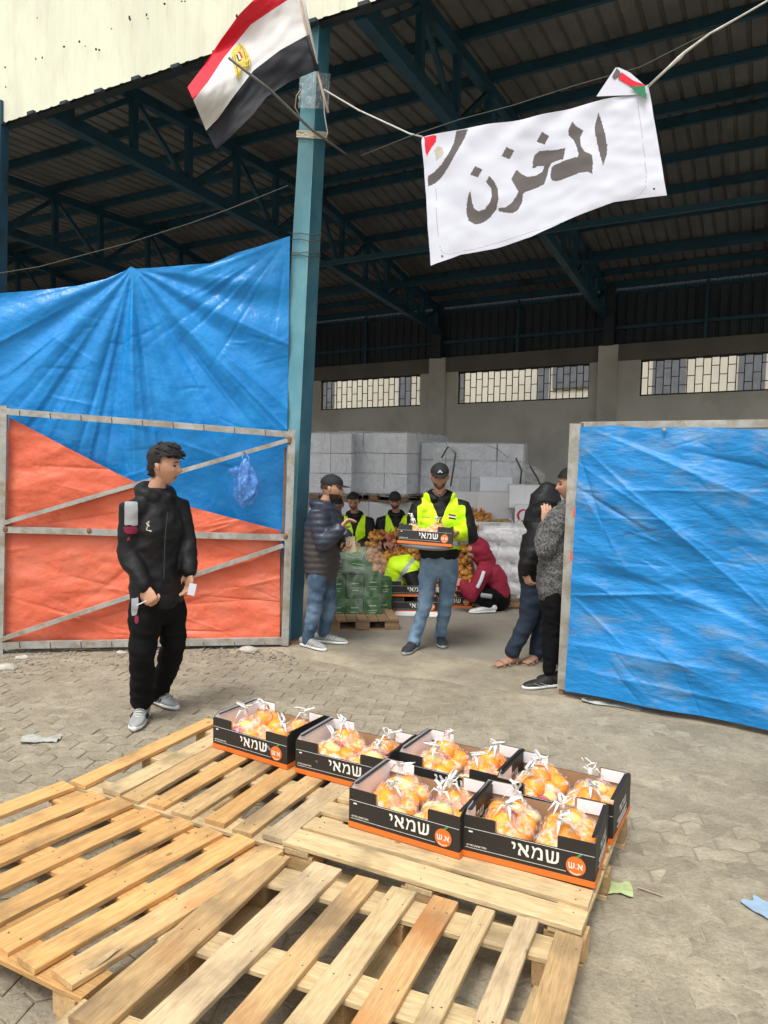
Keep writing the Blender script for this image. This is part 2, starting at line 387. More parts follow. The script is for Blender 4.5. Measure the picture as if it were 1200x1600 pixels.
# ---------------------------------------------------------------- building frame
P0=gz(470,1003)
_u=ray(-1650,737); BU=-_u/math.hypot(_u.x,_u.y); BV=Vector((-BU.y,BU.x,0)); BH=Vector((BU.x,BU.y,0))
def B(a,b,z): return P0+BU*a+BV*b+Z3*z
FRONT_ANG=math.atan2(BH.y,BH.x)
# ---------------------------------------------------------------- ground
def ground_h(x,y):
    q=Vector((x,y,0)); h=.0050*fbm(q,1.1,3)+.0022*fbm(q,6,9)
    d=(q-P0).dot(BV)                         # distance behind the facade line
    h+= .0050*max(0,min(1,(x+.1)/1.3))        # dirt lies thicker over the paving on the trodden side
    return h
def grid_mesh(x0,x1,y0,y1,nx,ny,fn):
    mb=MB(); 
    for j in range(ny+1):
        for i in range(nx+1):
            x=x0+(x1-x0)*i/nx; y=y0+(y1-y0)*j/ny; mb.v.append((x,y,fn(x,y)))
    for j in range(ny):
        for i in range(nx):
            k=j*(nx+1)+i; mb.f.append((k,k+1,k+nx+2,k+nx+1)); mb.m.append(0)
    return mb
g=grid_mesh(-4.6,3.8,.6,7.4,280,230,lambda x,y: ground_h(x,y)).build('ground','sand_dirt',None,True); tag(g,kind='structure')
MBg=MB()
for (x0,x1,y0,y1) in ((-90,-4.6,-90,150),(3.8,90,-90,150),(-4.6,3.8,-90,.6),(-4.6,3.8,7.4,150)):
    MBg.add([(x0,y0,-.006),(x1,y0,-.006),(x1,y1,-.006),(x0,y1,-.006)],[(0,1,2,3)])
tag(MBg.build('terrain','sand_dirt'),kind='structure')
# interlocking zig-zag pavers (each its own stone; the farther ones joined)
pang=math.radians(-9); pu=Vector((math.cos(pang),math.sin(pang),0)); pv=Vector((-pu.y,pu.x,0))
PL,PW=.225,.1125
def paver_mesh(seed):
    rnd=random.Random(seed); g=.006; L=PL-g; W=PW-g; z=.0
    prof=[(0,0),(.25,.27),(.5,0),(.75,.27),(1,0)]     # wavy long side
    bot=[((x-.5)*L,(-.5+y*1.0)*W) for x,y in prof]; top=[((x-.5)*L,(.5+y*1.0)*W) for x,y in prof][::-1]
    out=bot+top; out=[(x+rnd.uniform(-.0015,.0015),y+rnd.uniform(-.0015,.0015)) for x,y in out]
    n=len(out); cx=sum(p[0] for p in out)/n; cy=sum(p[1] for p in out)/n
    mb=MB(); vs=[Vector((x,y,-.03)) for x,y in out]+[Vector((x,y,z-.003)) for x,y in out]+[Vector((cx+(x-cx)*.955,cy+(y-cy)*.93,z)) for x,y in out]
    fs=[(i,(i+1)%n,n+(i+1)%n,n+i) for i in range(n)]+[(n+i,n+(i+1)%n,2*n+(i+1)%n,2*n+i) for i in range(n)]+[tuple(2*n+i for i in range(n))]
    mb.add(vs,fs); me=mb.mesh('paver'); me.materials.append(MATS['paver_grey']); return me
PMESH=[paver_mesh(i) for i in range(5)]
paving=[]
edge_a=lambda p: (p-P0).dot(BV)
for j in range(-10,60):
    for i in range(-32,28):
        c=Vector((0,1.6,0))+pu*((i+.5*(j%2)*0)*PL + (PL*.5 if j%2 else 0))+pv*(j*PW)
        if c.y<1.5 or c.x<-3.7 or c.x>3.4 or edge_a(c)>-.62: continue
        if abs(c.x)>.62*c.y+.4: continue
        paving.append(c)
def vis_score(c):
    # nearest and least covered by dirt or pallets
    q=Vector((c.x,c.y,0))
    under = (-1.9<c.x<1.0 and c.y<3.4) 
    return (c.y)+(3 if under else 0)+(1.2 if c.x>.2 else 0)
paving.sort(key=vis_score)
rest=MB()
for k,c in enumerate(paving):
    q=Vector((c.x,c.y,0)); h=.0056+.0026*fbm(q,2.2,1)+random.uniform(-.0009,.0009); rz=pang+random.uniform(-.02,.02)
    tx=random.uniform(-.012,.012); ty=random.uniform(-.02,.02)
    me=PMESH[k%5]
    if k<300:
        o=bpy.data.objects.new('paver',me); COL.objects.link(o); o.parent=g; o.location=(c.x,c.y,h); o.rotation_euler=(tx,ty,rz)
    else:
        mt=Matrix.Translation((c.x,c.y,h))@Matrix.Rotation(rz,4,'Z')@Matrix.Rotation(ty,4,'Y')@Matrix.Rotation(tx,4,'X')
        rest.add([mt@v.co for v in me.vertices],[tuple(p.vertices) for p in me.polygons])
tag(rest.build('paver_field','paver_grey',g),kind='stuff')
# concrete apron in front of the door and slab inside
ap=MB(); N=90
front=[]; 
for i in range(N+1):
    a=-4.5+9.0*i/N; b=-.50+.10*noise.noise(Vector((a*1.3,0,0)))+.05*noise.noise(Vector((a*6,3,0)))
    front.append(P0+BH*a+BV*b)
rows=6
for j in range(rows+1):
    for i,p in enumerate(front):
        a=-4.5+9.0*i/N; q=p.lerp(P0+BH*a+BV*.25,j/rows); h=.013 if j else -.004
        ap.v.append((q.x,q.y,h+.004*fbm(q,1.5,4)))
for j in range(rows):
    for i in range(N): k=j*(N+1)+i; ap.f.append((k,k+1,k+N+2,k+N+1)); ap.m.append(0)
tag(ap.build('pavement','apron_concrete',None,True),kind='structure')
fl=MB()
c=[P0+BH*a+BV*b for a,b in ((-15,.2),(9,.2),(9,11.2),(-15,11.2))]
fl.add([Vector((p.x,p.y,.010)) for p in c],[(0,1,2,3)])
tag(fl.build('floor','concrete_floor'),kind='structure')

# loose gravel and grit along the foot of the left gate
gr=MB(); rg=random.Random(3)
for k in range(900):
    t=rg.random(); x=-10+ t*470; y=1022+rg.gauss(0,14)+(26 if x<60 else 0)*rg.random()
    p=gz(x,y); r=rg.uniform(.004,.014)*(1.5 if rg.random()<.08 else 1)
    gr.sphere((p.x,p.y,.004+r*.4),(r*rg.uniform(.8,1.5),r,r*.6),5,4)
for k in range(2600):
    p=Vector((rg.uniform(-3.2,2.8),rg.uniform(1.7,6),0)); r=rg.uniform(.0015,.0045)*(1.7 if rg.random()<.04 else 1)
    gr.sphere((p.x,p.y,max(ground_h(p.x,p.y),.006)+r*.3),(r*1.3,r,r*.6),5,3)
tag(gr.build('gravel','grit'),kind='stuff')
for i,(x,y,r,lb) in enumerate(((12,1046,.05,'pale broken concrete lump lying near the left end of the gate'),(388,1019,.055,'pale flat lump of rubble under the right end of the left gate'),(34,1030,.035,'small grey stone beside the lump below the gate'),(190,1022,.03,'small whitish rubble piece behind the legs of the man in black'))):
    p=gz(x,y); mb=MB(); mb.sphere((p.x,p.y,r*.35),(r*1.6,r,r*.6),10,7); me=mb.mesh(); disp(me,lambda c:.25*r*fbm(c,22,i))
    tag(put('stone',me,'stone_white',None,30),lb,'stone')
# scraps of litter
def scrap(name,x,y,w,h,mat,label,cat,rz,amp=.012):
    p=gz(x,y); n=8; mb=MB(); ca,sa=math.cos(rz),math.sin(rz)
    for lay,dz in ((0,0),(1,.0012)):
        for j in range(n+1):
            for i in range(n+1):
                u=(i/n-.5)*w*(1-.18*abs(j/n-.5)); v=(j/n-.5)*h*(1+.2*math.sin(i)); z=.012+amp*abs(noise.noise(Vector((u*25+x,v*25,y))))+dz
                mb.v.append((p.x+u*ca-v*sa,p.y+u*sa+v*ca,z))
        for j in range(n):
            for i in range(n): k=lay*(n+1)**2+j*(n+1)+i; mb.f.append((k,k+1,k+n+2,k+n+1)); mb.m.append(0)
    o=mb.build(name,mat,None,True); tag(o,label,cat); return o
scrap('plastic_scrap',64,1159,.22,.09,'film_litter','crumpled clear plastic scrap on the paving left of the man in black','plastic scrap',.15,.03)
scrap('wrapper',962,1392,.13,.09,'note_green','small green printed wrapper on the ground beside the pallet corner','wrapper',-.2,.01)
scrap('straw',1015,1398,.10,.006,'pole_wood','thin dry straw on the ground past the green wrapper','straw',-.6,.004)
scrap('face_mask',1192,1424,.10,.12,'mask_blue','discarded pale blue face mask lying on bare ground','face mask',.5,.01)
scrap('plastic_sheet',955,1103,.42,.10,'film_litter','whitish plastic sheet scrap under the bottom of the blue tarpaulin gate','plastic scrap',-.48,.03)
scrap('paper_label',498,1249,.06,.05,'banner_white','small white paper sticker by the pallet slats near the crates','sticker',.3,.002).location.z=.135
# ---------------------------------------------------------------- warehouse
WH=thing('warehouse',P0,'open fronted steel warehouse with cream fascia, blue trusses and plastered back wall','building')
def zroof(b): return 6.27+.019*b if b<5.3 else 6.37-(b-5.3)*.171
DB=10.8
def rib_sheet(n_rib,pitch,rib,wtop,wbot):
    """one crimped sheet: cross profile list (x, depth)"""
    pr=[]
    for i in range(n_rib):
        x=i*pitch; pr+= [(x,0),(x+pitch*.5-wbot/2,0),(x+pitch*.5-wtop/2,rib),(x+pitch*.5+wtop/2,rib),(x+pitch*.5+wbot/2,0)]
    pr.append((n_rib*pitch,0)); return pr
def sheet_part(name, prof, P, dx, dl, dn, mat, parent, thick=.0):
    """prof along dx, length vector dl, depth along dn"""
    mb=MB(); m=len(prof)
    for L in (Vector((0,0,0)),dl):
        for x,d in prof: mb.v.append(tuple(P+dx*x+dn*d+L))
    for i in range(m-1): mb.f.append((i,i+1,m+i+1,m+i)); mb.m.append(0)
    return mb.build(name,mat,parent)
# roof sheets, one metre wide, rib pitch 0.2 m
pr=rib_sheet(5,.2,.032,.03,.06)
for side in (0,1):
    b0,b1=((-.06,5.3) if side==0 else (5.3,DB+.05))
    src=None
    for k in range(-14,9):
        Pq=B(k,b0,zroof(b0)); dl=B(k,b1,zroof(b1))-Pq
        if src is None:
            me=MB(); m=len(pr)
            for L in (Vector((0,0,0)),dl):
                for x,d in pr: me.v.append(tuple(BU*x+Z3*d+L))
            for i in range(m-1): me.f.append((i,i+1,m+i+1,m+i)); me.m.append(0)
            src=me.mesh('roof_sheet'); src.materials.append(MATS['roof_metal'])
        o=bpy.data.objects.new('roof_sheet',src); COL.objects.link(o); o.parent=WH; o.location=Pq-P0
# purlins
for b,w_,h_ in [(.35,.06,.12),(1.25,.06,.12),(2.2,.06,.12),(3.2,.06,.12),(4.15,.06,.12),(5.1,.07,.13),(5.5,.07,.13),(6.36,.06,.12),(7.25,.06,.12),(8.05,.06,.12),(9.2,.06,.12),(10.05,.06,.12),(10.72,.07,.13)]:
    z=zroof(b)-.075
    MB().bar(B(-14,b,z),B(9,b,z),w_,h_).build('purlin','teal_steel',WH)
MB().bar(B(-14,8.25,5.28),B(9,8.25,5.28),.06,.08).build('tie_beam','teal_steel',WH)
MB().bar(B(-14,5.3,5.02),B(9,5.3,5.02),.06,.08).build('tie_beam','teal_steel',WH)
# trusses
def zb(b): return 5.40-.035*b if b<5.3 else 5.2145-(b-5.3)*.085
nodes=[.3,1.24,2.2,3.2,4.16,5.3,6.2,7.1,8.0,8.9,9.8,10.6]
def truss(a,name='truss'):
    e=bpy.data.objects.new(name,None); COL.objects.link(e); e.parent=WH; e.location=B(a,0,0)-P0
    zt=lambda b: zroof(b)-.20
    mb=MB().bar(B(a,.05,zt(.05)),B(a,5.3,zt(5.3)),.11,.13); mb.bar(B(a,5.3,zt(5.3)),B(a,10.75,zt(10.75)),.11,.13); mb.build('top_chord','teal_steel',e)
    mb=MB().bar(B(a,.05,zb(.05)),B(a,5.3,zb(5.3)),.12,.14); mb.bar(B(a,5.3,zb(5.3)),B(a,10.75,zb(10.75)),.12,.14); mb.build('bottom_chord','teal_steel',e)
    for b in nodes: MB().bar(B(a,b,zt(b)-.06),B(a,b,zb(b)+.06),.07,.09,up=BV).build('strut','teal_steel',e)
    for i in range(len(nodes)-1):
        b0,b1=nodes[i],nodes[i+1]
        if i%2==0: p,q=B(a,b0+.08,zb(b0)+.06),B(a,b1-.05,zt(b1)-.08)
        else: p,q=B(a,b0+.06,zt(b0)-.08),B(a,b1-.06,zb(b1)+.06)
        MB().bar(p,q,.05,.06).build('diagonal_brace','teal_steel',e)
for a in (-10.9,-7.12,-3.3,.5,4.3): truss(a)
# back wall with windows
zw0,zw1,zwt=3.04,3.80,4.14
wins=[(-10.5,-7.6),(-6.63,-3.78),(-2.83,.22),(1.27,4.0),(5.0,7.9)]
mb=MB(); T=.22
def slab(mb,a0,a1,z0,z1,b0=DB,b1=DB+T,mi=0):
    p=[B(a0,b0,z0),B(a1,b0,z0),B(a1,b1,z0),B(a0,b1,z0)]; q=[B(a0,b0,z1),B(a1,b0,z1),B(a1,b1,z1),B(a0,b1,z1)]
    mb.add(p+q,[(3,2,1,0),(4,5,6,7),(0,1,5,4),(1,2,6,5),(2,3,7,6),(3,0,4,7)],mi)
slab(mb,-14,9,-.6,zw0)
edges=[-14]+[x for w_ in wins for x in w_]+[9]
for i in range(0,len(edges),2): slab(mb,edges[i],edges[i+1],zw0,zw1)
mb.build('wall','wall_plaster',WH)
mb=MB(); slab(mb,-14,9,zw1,zwt,DB-.05,DB+T); mb.build('ring_beam','beam_concrete',WH)
for a in (-10.9,-7.12,-3.31,.62,4.5):
    mb=MB(); slab(mb,a-.2,a+.2,-.5,zwt-.01,DB-.12,DB-.003); mb.build('pilaster','beam_concrete' if 0 else 'wall_plaster',WH)
# left side wall added to keep sky light from leaking in; right side open
for a in (-14,):
    mb=MB(); p=[B(a,0,-.5),B(a,DB+.2,-.5),B(a,DB+.2,6.3),B(a,5.3,6.4),B(a,0,6.3)]; mb.prism(p,BU*(-.15 if a<0 else .15)); mb.build('added_side_wall','wall_plaster',WH)
# window grilles: upright bars with staggered cross bars
for (a0,a1) in wins:
    fr=MB()
    for z in (zw0+.02,zw1-.02): fr.bar(B(a0,DB+.1,z),B(a1,DB+.1,z),.03,.03)
    for a in (a0+.015,a1-.015): fr.bar(B(a,DB+.1,zw0),B(a,DB+.1,zw1),.03,.03,up=BV)
    f=fr.build('window_frame','iron_grille',WH)
    n=int((a1-a0)/.145)
    bars=MB(); cross=MB()
    for i in range(n+1):
        a=a0+(a1-a0)*i/n; bars.bar(B(a,DB+.1,zw0),B(a,DB+.1,zw1),.018,.018,up=BV)
        if i<n:
            for z in ((zw0+.2,zw0+.56) if i%2 else (zw0+.38,zw0+.72)): cross.bar(B(a,DB+.1,z),B(a+(a1-a0)/n,DB+.1,z),.016,.016)
    tag(bars.build('upright_bar','iron_grille',f),kind='stuff'); tag(cross.build('cross_bar','iron_grille',f),kind='stuff')
# upper cladding, girts and studs
prc=rib_sheet(5,.2,.03,.03,.07)
src=None
for k in range(-14,9):
    P=B(k,DB+.12,zwt-.05); dl=Z3*(zroof(DB)-zwt+.045)
    if src is None:
        me=MB(); m=len(prc)
        for L in (Vector((0,0,0)),dl):
            for x,d in prc: me.v.append(tuple(BU*x+BV*d+L))
        for i in range(m-1): me.f.append((i,i+1,m+i+1,m+i)); me.m.append(0)
        src=me.mesh('cladding_sheet'); src.materials.append(MATS['dark_cladding'])
    o=bpy.data.objects.new('cladding_sheet',src); COL.objects.link(o); o.parent=WH; o.location=P-P0
for z in (4.50,5.22): MB().bar(B(-14,DB+.03,z),B(9,DB+.03,z),.06,.07).build('girt','teal_steel',WH)
for a in (-12.5,-9,-5.3,-1.4,2.5,6.3): MB().bar(B(a,DB+.0,zwt),B(a,DB+.0,5.3),.06,.06,up=BV).build('stud','teal_steel',WH)
for a in (-10.9,-7.12,-3.31,.62,4.5): MB().bar(B(a,DB-.07,zwt-.02),B(a,DB-.07,5.35),.2,.2,up=BV).build('column','dark_cladding',WH)
# fascia: cream crimped panels over the front opening
prf=rib_sheet(9,.1667,.009,.03,.06)
FZ=5.34
for k in range(-9,9):
    P=B(k*1.5,-.10,FZ+.004*(k%3)); sheet_part('fascia_panel',prf,P,BU,Z3*6.5,-BV,'fascia_cream',WH)
MB().bar(B(-14,-.02,FZ+.07),B(9,-.02,FZ+.07),.08,.14).build('eave_beam','dark_cladding',WH)
tb=MB()
for k in range(-28,18):
    a=k*.5+.125; tb.box(B(a,-.105,FZ-.012+.004*(k%3)),BU*.05,BV*.03,Z3*.016)
tag(tb.build('crimp_end','dark_cladding',WH),kind='stuff')
ho=MB(); rh=random.Random(9)  # dark blobs on the panels paint the dark interior seen through holes
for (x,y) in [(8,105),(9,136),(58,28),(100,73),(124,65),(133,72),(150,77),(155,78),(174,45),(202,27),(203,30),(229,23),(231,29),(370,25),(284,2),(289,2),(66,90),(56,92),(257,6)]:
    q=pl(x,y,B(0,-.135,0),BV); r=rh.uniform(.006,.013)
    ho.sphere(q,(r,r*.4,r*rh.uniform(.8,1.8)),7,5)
tag(ho.build('puncture_shade','black_gap',WH),kind='stuff')
# the tall box pillar at the door, leaning slightly
pb=P0+BV*.02; pt=pl(497,22,P0+BV*.02,BV); ax=(pt-pb); Lp=ax.length; ax.normalize()
W2=.085
sx=unit(BH*math.cos(math.radians(24))-BV*math.sin(math.radians(24)))  # twisted a little on its foot
sx=unit(BH); 
def pil(px_l,px_e,px_r,py,D):
    pass
mb=MB(); pn=Vector((0.10,-1,0)).normalized()
L0,E0,Rr0=aty(420,1003,6.66),aty(452,1006,6.56),aty(471,1000,6.74)
L1,E1,Rr1=aty(481,-30,6.66),aty(501,-30,6.56),aty(520,-30,6.76)
bk0=L0+(Rr0-E0); bk1=L1+(Rr1-E1)
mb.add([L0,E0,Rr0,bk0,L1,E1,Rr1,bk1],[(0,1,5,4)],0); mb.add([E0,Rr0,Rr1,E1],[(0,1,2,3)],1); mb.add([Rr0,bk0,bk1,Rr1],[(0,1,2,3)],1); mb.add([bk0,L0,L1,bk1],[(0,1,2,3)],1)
PIL=mb.build('pillar',['pillar_lit','pillar_shaded'],WH)
# narrow return flange that catches the light along the front edge
mb=MB(); mb.bar(E0,E1,.012,.012); mb.build('pillar_flange','pillar_lit',PIL)
mb=MB().box((P0+Vector((-.01,-.02,.02))),(.13,0,0),(0,.12,0),(0,0,.012)); mb.build('base_plate','rusty_steel',PIL)
# far left edge post
MB().bar(aty(-6,1000,8.35),aty(3,160,8.35),.10,.10,up=BV).build('post','teal_steel',WH)
# neighbouring block seen through the windows
NB=thing('neighbour_block',B(-2,DB+4,0),'cream building seen through the barred warehouse windows','building')
mb=MB(); slab(mb,-18,12,-.6,7.5,DB+4,DB+8); mb.build('wall','neighbour_cream',NB)
for a0,a1,z0,z1 in ((-6.3,-5.9,2.6,4.9),(-5.6,-4.2,3.5,4.9),(-2.0,-1.72,2.6,4.9),(-1.6,-.1,3.7,4.9),(1.0,1.8,2.4,5.2),(3.0,3.6,2.4,5.2),(4.6,6.6,4.35,5.2),(-10,-8.6,3.5,4.9)):
    mb=MB(); slab(mb,a0,a1,z0,z1,DB+3.93,DB+3.997); mb.build('window','neighbour_dark',NB)
SKYH=None
# ---------------------------------------------------------------- left gate and its sheeting
gA=gz(2,1013,.05); gB=gz(447,1003,.05); gd=unit((gB-gA)*Vector((1,1,0))); gn=Vector((gd.y,-gd.x,0))   # gn points to the camera
def LG(x,y,off=0): return pl(x,y,gA+gn*off,gn)
def ridge(p,s,o,k=1.0): return (1-abs(fbm(p,s,o,2))*2.2)*k
# blue sheet hung above and behind the gate
pk=pl(206,418,gA-gn*.16,gn)
def blue_disp(s,t,q):
    r=q-pk; h=r.dot(gd); z=-r.z; ang=math.atan2(h,max(.03,z)); rad=math.hypot(h,z)
    fold=.035*math.sin(ang*17+1.1*math.sin(rad*1.7)+.6*fbm(q,1.2,2))*min(1,rad*1.2)*math.exp(-rad*.42)
    fold+=.03*math.exp(-(ang/.05)**2)*min(1,rad*2.0)
    wr=.016*fbm(Vector((h*1.2+z*.6,z*1.0-h*.5,1.3)),1.4,5,3)+.010*(abs(noise.noise(Vector((h*2.3+z*1.9,z*1.2-h*1.1,4))))-.3)
    return fold+wr
rk=random.Random(21); bsegs=[]
pkh=(pk-(gA-gn*.16)).dot(gd); pkz=(pk-gA).z
for k in range(46):
    a=rk.gauss(0,.62); L=rk.uniform(.6,2.3); s0=rk.uniform(.05,.9)
    bsegs.append((pkh+math.sin(a)*s0,pkz-math.cos(a)*s0,pkh+math.sin(a*1.05)*(s0+L),pkz-math.cos(a*1.05)*(s0+L),rk.uniform(.005,.017)*rk.choice((1,1,-1)),rk.uniform(.015,.06)))
trc=pl(450,374,gA-gn*.16,gn); th_=(trc-(gA-gn*.16)).dot(gd); tz_=(trc-gA).z
for k in range(16):
    a=rk.uniform(-1.45,-.1); L=rk.uniform(.4,1.6); s0=rk.uniform(.0,.5)
    bsegs.append((th_+math.sin(a)*s0,tz_-math.cos(a)*s0,th_+math.sin(a)*(s0+L),tz_-math.cos(a)*(s0+L),rk.uniform(.006,.018)*rk.choice((1,-1)),rk.uniform(.015,.05)))
for k in range(34):
    h_=rk.uniform(-.4,2.6); z_=rk.uniform(.8,3.0); a=rk.uniform(-.6,.6); L=rk.uniform(.15,.6)
    bsegs.append((h_,z_,h_+L*math.cos(a),z_+L*math.sin(a),rk.uniform(.003,.010)*rk.choice((1,-1)),rk.uniform(.01,.03)))
TB=sheet([(-90,462),(0,457),(60,452),(120,446),(165,436),(197,422),(204,416),(212,420),(260,417),(330,412),(370,396),(410,384),(446,372),(453,370)],
         [(-90,1012),(0,1012),(120,1010),(240,1008),(360,1006),(444,1002)],gA-gn*.16,gn,260,300,blue_disp,segs=bsegs,ax=gd)
o=TB.build('tarpaulin','tarp_blue',None,True); tag(o,'large bright blue tarpaulin gathered to a peak, hung above and behind the left gate','tarpaulin')
def or_disp(s,t,q):
    return .022*fbm(Vector((q.x*1.1,q.y,q.z*2.6)),1.5,7,3)+.014*(abs(noise.noise(Vector((q.x*2.0+q.z*1.0,1,q.z*5))))-.3)+.01*math.sin(q.x*3+q.z*1.5)
osegs=[]
for k in range(60):
    h_=rk.uniform(-.2,2.2); z_=rk.uniform(.0,1.6); a=rk.gauss(0,.28); L=rk.uniform(.25,1.2)
    osegs.append((h_,z_,h_+L*math.cos(a),z_+L*math.sin(a),rk.uniform(.004,.014)*rk.choice((1,-1)),rk.uniform(.01,.04)))
OT=sheet([(14,652),(60,676),(180,738),(300,793),(438,829)],[(3,1003),(60,1003),(180,1003),(300,1003),(437,1000)],gA-gn*.035,gn,200,190,or_disp,segs=osegs,ax=gd)
OO=OT.build('orange_tarpaulin','tarp_orange',None,True); tag(OO,'sun faded orange tarpaulin with a slanting top edge stretched on the left gate','tarpaulin')
LGT=thing('gate',(gA.x,gA.y,0),'galvanised steel gate frame with diagonal braces left of the door pillar','gate')
def lbar(nm,a,b,w_,d_=.045,off=0,mat='galv_steel',par=None):
    return MB().bar(LG(*a,off),LG(*b,off),w_,d_,up=gn).build(nm,mat,par or LGT)
def lg_tube(nm,a,b,w_,off=0): return MB().bar(LG(*a,off),LG(*b,off),w_,.045,up=gn).build(nm,'galv_steel',LGT)
lg_tube('post',(6,634),(0,1022),.058); lg_tube('post',(456,672),(445,1008),.062)
lg_tube('top_rail',(11,643),(452,679),.052,.002); lg_tube('middle_rail',(4,827),(445,840),.052,.002); lg_tube('bottom_rail',(0,1008),(441,1001),.058,.002)
lg_tube('diagonal_brace',(6,817),(449,688),.036,.012); lg_tube('diagonal_brace',(2,999),(443,852),.036,.012)
for k,(x,y) in enumerate(((452,686),(446,838),(451,690),(8,827),(139,829))): MB().sphere(LG(x,y,.024),(.022,.012,.026),8,6).build('weld','rusty_steel',LGT)
wx=MB()
for i in range(9): x=30+i*48; wx.bar(LG(x,643+x*.078-4,.027),LG(x+1,643+x*.078+6,.027),.006,.004,up=gn)
for i in range(9): x=30+i*48; wx.bar(LG(x,1003,.027),LG(x+1,1012,.027),.006,.004,up=gn)
tag(wx.build('tie_wire','rope_dark',LGT),kind='stuff')
MB().bar(LG(446,700,-.05),LG(438,1000,-.05),.02,.02).build('hinge_bar','rusty_steel',LGT)
# blue carrier bag tied on the brace
bagc=LG(384,756,.10)
bm_=MB().loft([bagc+Vector((0,0,.19)),bagc+Vector((0,0,.12)),bagc+Vector((0,0,.02)),bagc+Vector((0,0,-.07)),bagc+Vector((0,0,-.145))],[(.02,.02),(.06,.035),(.105,.06),(.12,.07),(.07,.05)],n=20)
bm_.loft([bagc+Vector((-.11,0,.10)),bagc+Vector((-.07,0,.11)),bagc+Vector((-.02,0,.10))],[(.04,.03),(.05,.035),(.03,.03)],n=12)
me=remesh(bm_.mesh(),.009,2); disp(me,lambda c:.016*(1-abs(fbm(Vector((c.x*9,c.y*9,c.z*3)),1.3,2))*2.5))
BG=thing('carrier_bag',bagc+Vector((0,0,.2)),'translucent blue carrier bag knotted onto the diagonal brace of the left gate','bag')
put('film',me,'film_blue',BG,True)
MB().tube([bagc+Vector((-.02,0,.16)),bagc+Vector((-.03,.0,.23)),LG(381,706,.04),bagc+Vector((.03,0,.22)),bagc+Vector((.01,0,.15))],.008,6).build('handle','film_blue',BG,True)
MB().sphere(bagc+Vector((.0,.0,-.06)),(.075,.04,.06),10,8).build('content','bag_blue',BG,True)
# ---------------------------------------------------------------- right gate
rA=gz(874,1080,.03); rB=gz(1200,1140,.03); rd=unit((rB-rA)*Vector((1,1,0))); rn=Vector((rd.y,-rd.x,0))
def RG(x,y,off=0): return pl(x,y,rA+rn*off,rn)
def rdisp(s,t,q):
    h=(q-rA).dot(rd); z=q.z
    d=h*.62-z                                  # slack runs down from the upper corner
    w_=.018*math.sin(d*5.2+1.3*fbm(q,1.0,3)+.6)*(.5+.5*math.sin(h*1.4+.6))
    w_+=.030*fbm(Vector((h*1.0,z*2.2+h*.7,2)),1.3,8,3)+.016*(1-2.4*abs(noise.noise(Vector((h*1.4+1,z*3.4+h*1.1,7)))))
    w_+=-.02*math.exp(-((z-.92+h*.05)/.05)**2)*(.5+.5*math.sin(h*3))
    return w_*min(1,.35+h*2)
rsegs=[]
def rpx(a,b,am,wd): 
    p,q=RG(*a)-(rA+rn*.055),RG(*b)-(rA+rn*.055); rsegs.append((p.dot(rd),p.z,q.dot(rd),q.z,am*.62,wd))
for a,b,am,wd in (((905,690),(1230,980),.035,.05),((900,720),(1150,880),.03,.06),((930,672),(1230,800),.03,.06),((905,760),(1020,830),-.03,.03),((900,740),(990,900),.02,.05),((915,764),(1230,768),.012,.015),((900,806),(1120,812),.010,.012),((888,928),(1060,926),.030,.02),((892,925),(980,1010),.022,.03),((886,1000),(1160,1050),.028,.04),((1010,900),(1230,1000),.03,.06),((900,1040),(1230,1110),.022,.04),((1050,700),(1240,740),-.02,.04),((905,700),(960,860),-.02,.03)): rpx(a,b,am,wd)
for k in range(70):
    x=rk.uniform(890,1200); y=rk.uniform(690,1090); a=rk.gauss(.35,.35); L=rk.uniform(25,130)
    rpx((x,y),(x+L*math.cos(a),y+L*math.sin(a)),rk.uniform(.003,.012)*rk.choice((1,-1)),rk.uniform(.008,.03))
RT=sheet([(907,667),(960,665),(1010,669),(1080,667),(1150,670),(1240,672)],[(883,1079),(955,1090),(1010,1103),(1080,1116),(1150,1130),(1240,1148)],rA+rn*.055,rn,230,260,rdisp,segs=rsegs,ax=rd)
for k in range(len(RT.v)): pass
o=RT.build('tarpaulin','tarp_blue_dusty',None,True); tag(o,'dusty scuffed blue tarpaulin covering the right gate','tarpaulin')
gro=MB(); 
gro.loft([RG(1037,672,.075),RG(1038,672,.079)],[.012,.012],n=12); gro.build('eyelet','galv_steel',o)
os_=sheet([(898,758),(903,758),(908,760)],[(888,905),(893,905),(900,905)],rA+rn*.022,rn,6,20,lambda s,t,q:.004*math.sin(q.z*20)).build('orange_sheet','tarp_orange',None,True)
tag(os_,'thin strip of orange sheet showing between right gate post and blue tarpaulin','tarpaulin')
RGT=thing('gate',(rA.x,rA.y,0),'steel gate frame right of the doorway behind the dusty blue tarpaulin','gate')
MB().bar(RG(901,662,0),RG(881,1076,0),.082,.05,up=rn).build('post','galv_steel',RGT)
MB().bar(RG(910,661,-.01),RG(905,860,-.01),.03,.04,up=rn).build('hinge_bar','rusty_steel',RGT)
MB().bar(RG(908,665,-.01),RG(1260,661,-.01),.05,.04,up=rn).build('top_rail','galv_steel',RGT)
MB().bar(RG(890,1070,-.01),RG(1260,1140,-.01),.05,.04,up=rn).build('bottom_rail','galv_steel',RGT)
MB().bar(RG(878,1074,0),RG(877,1088,0),.03,.03,up=rn).build('drop_bolt','rusty_steel',RGT)
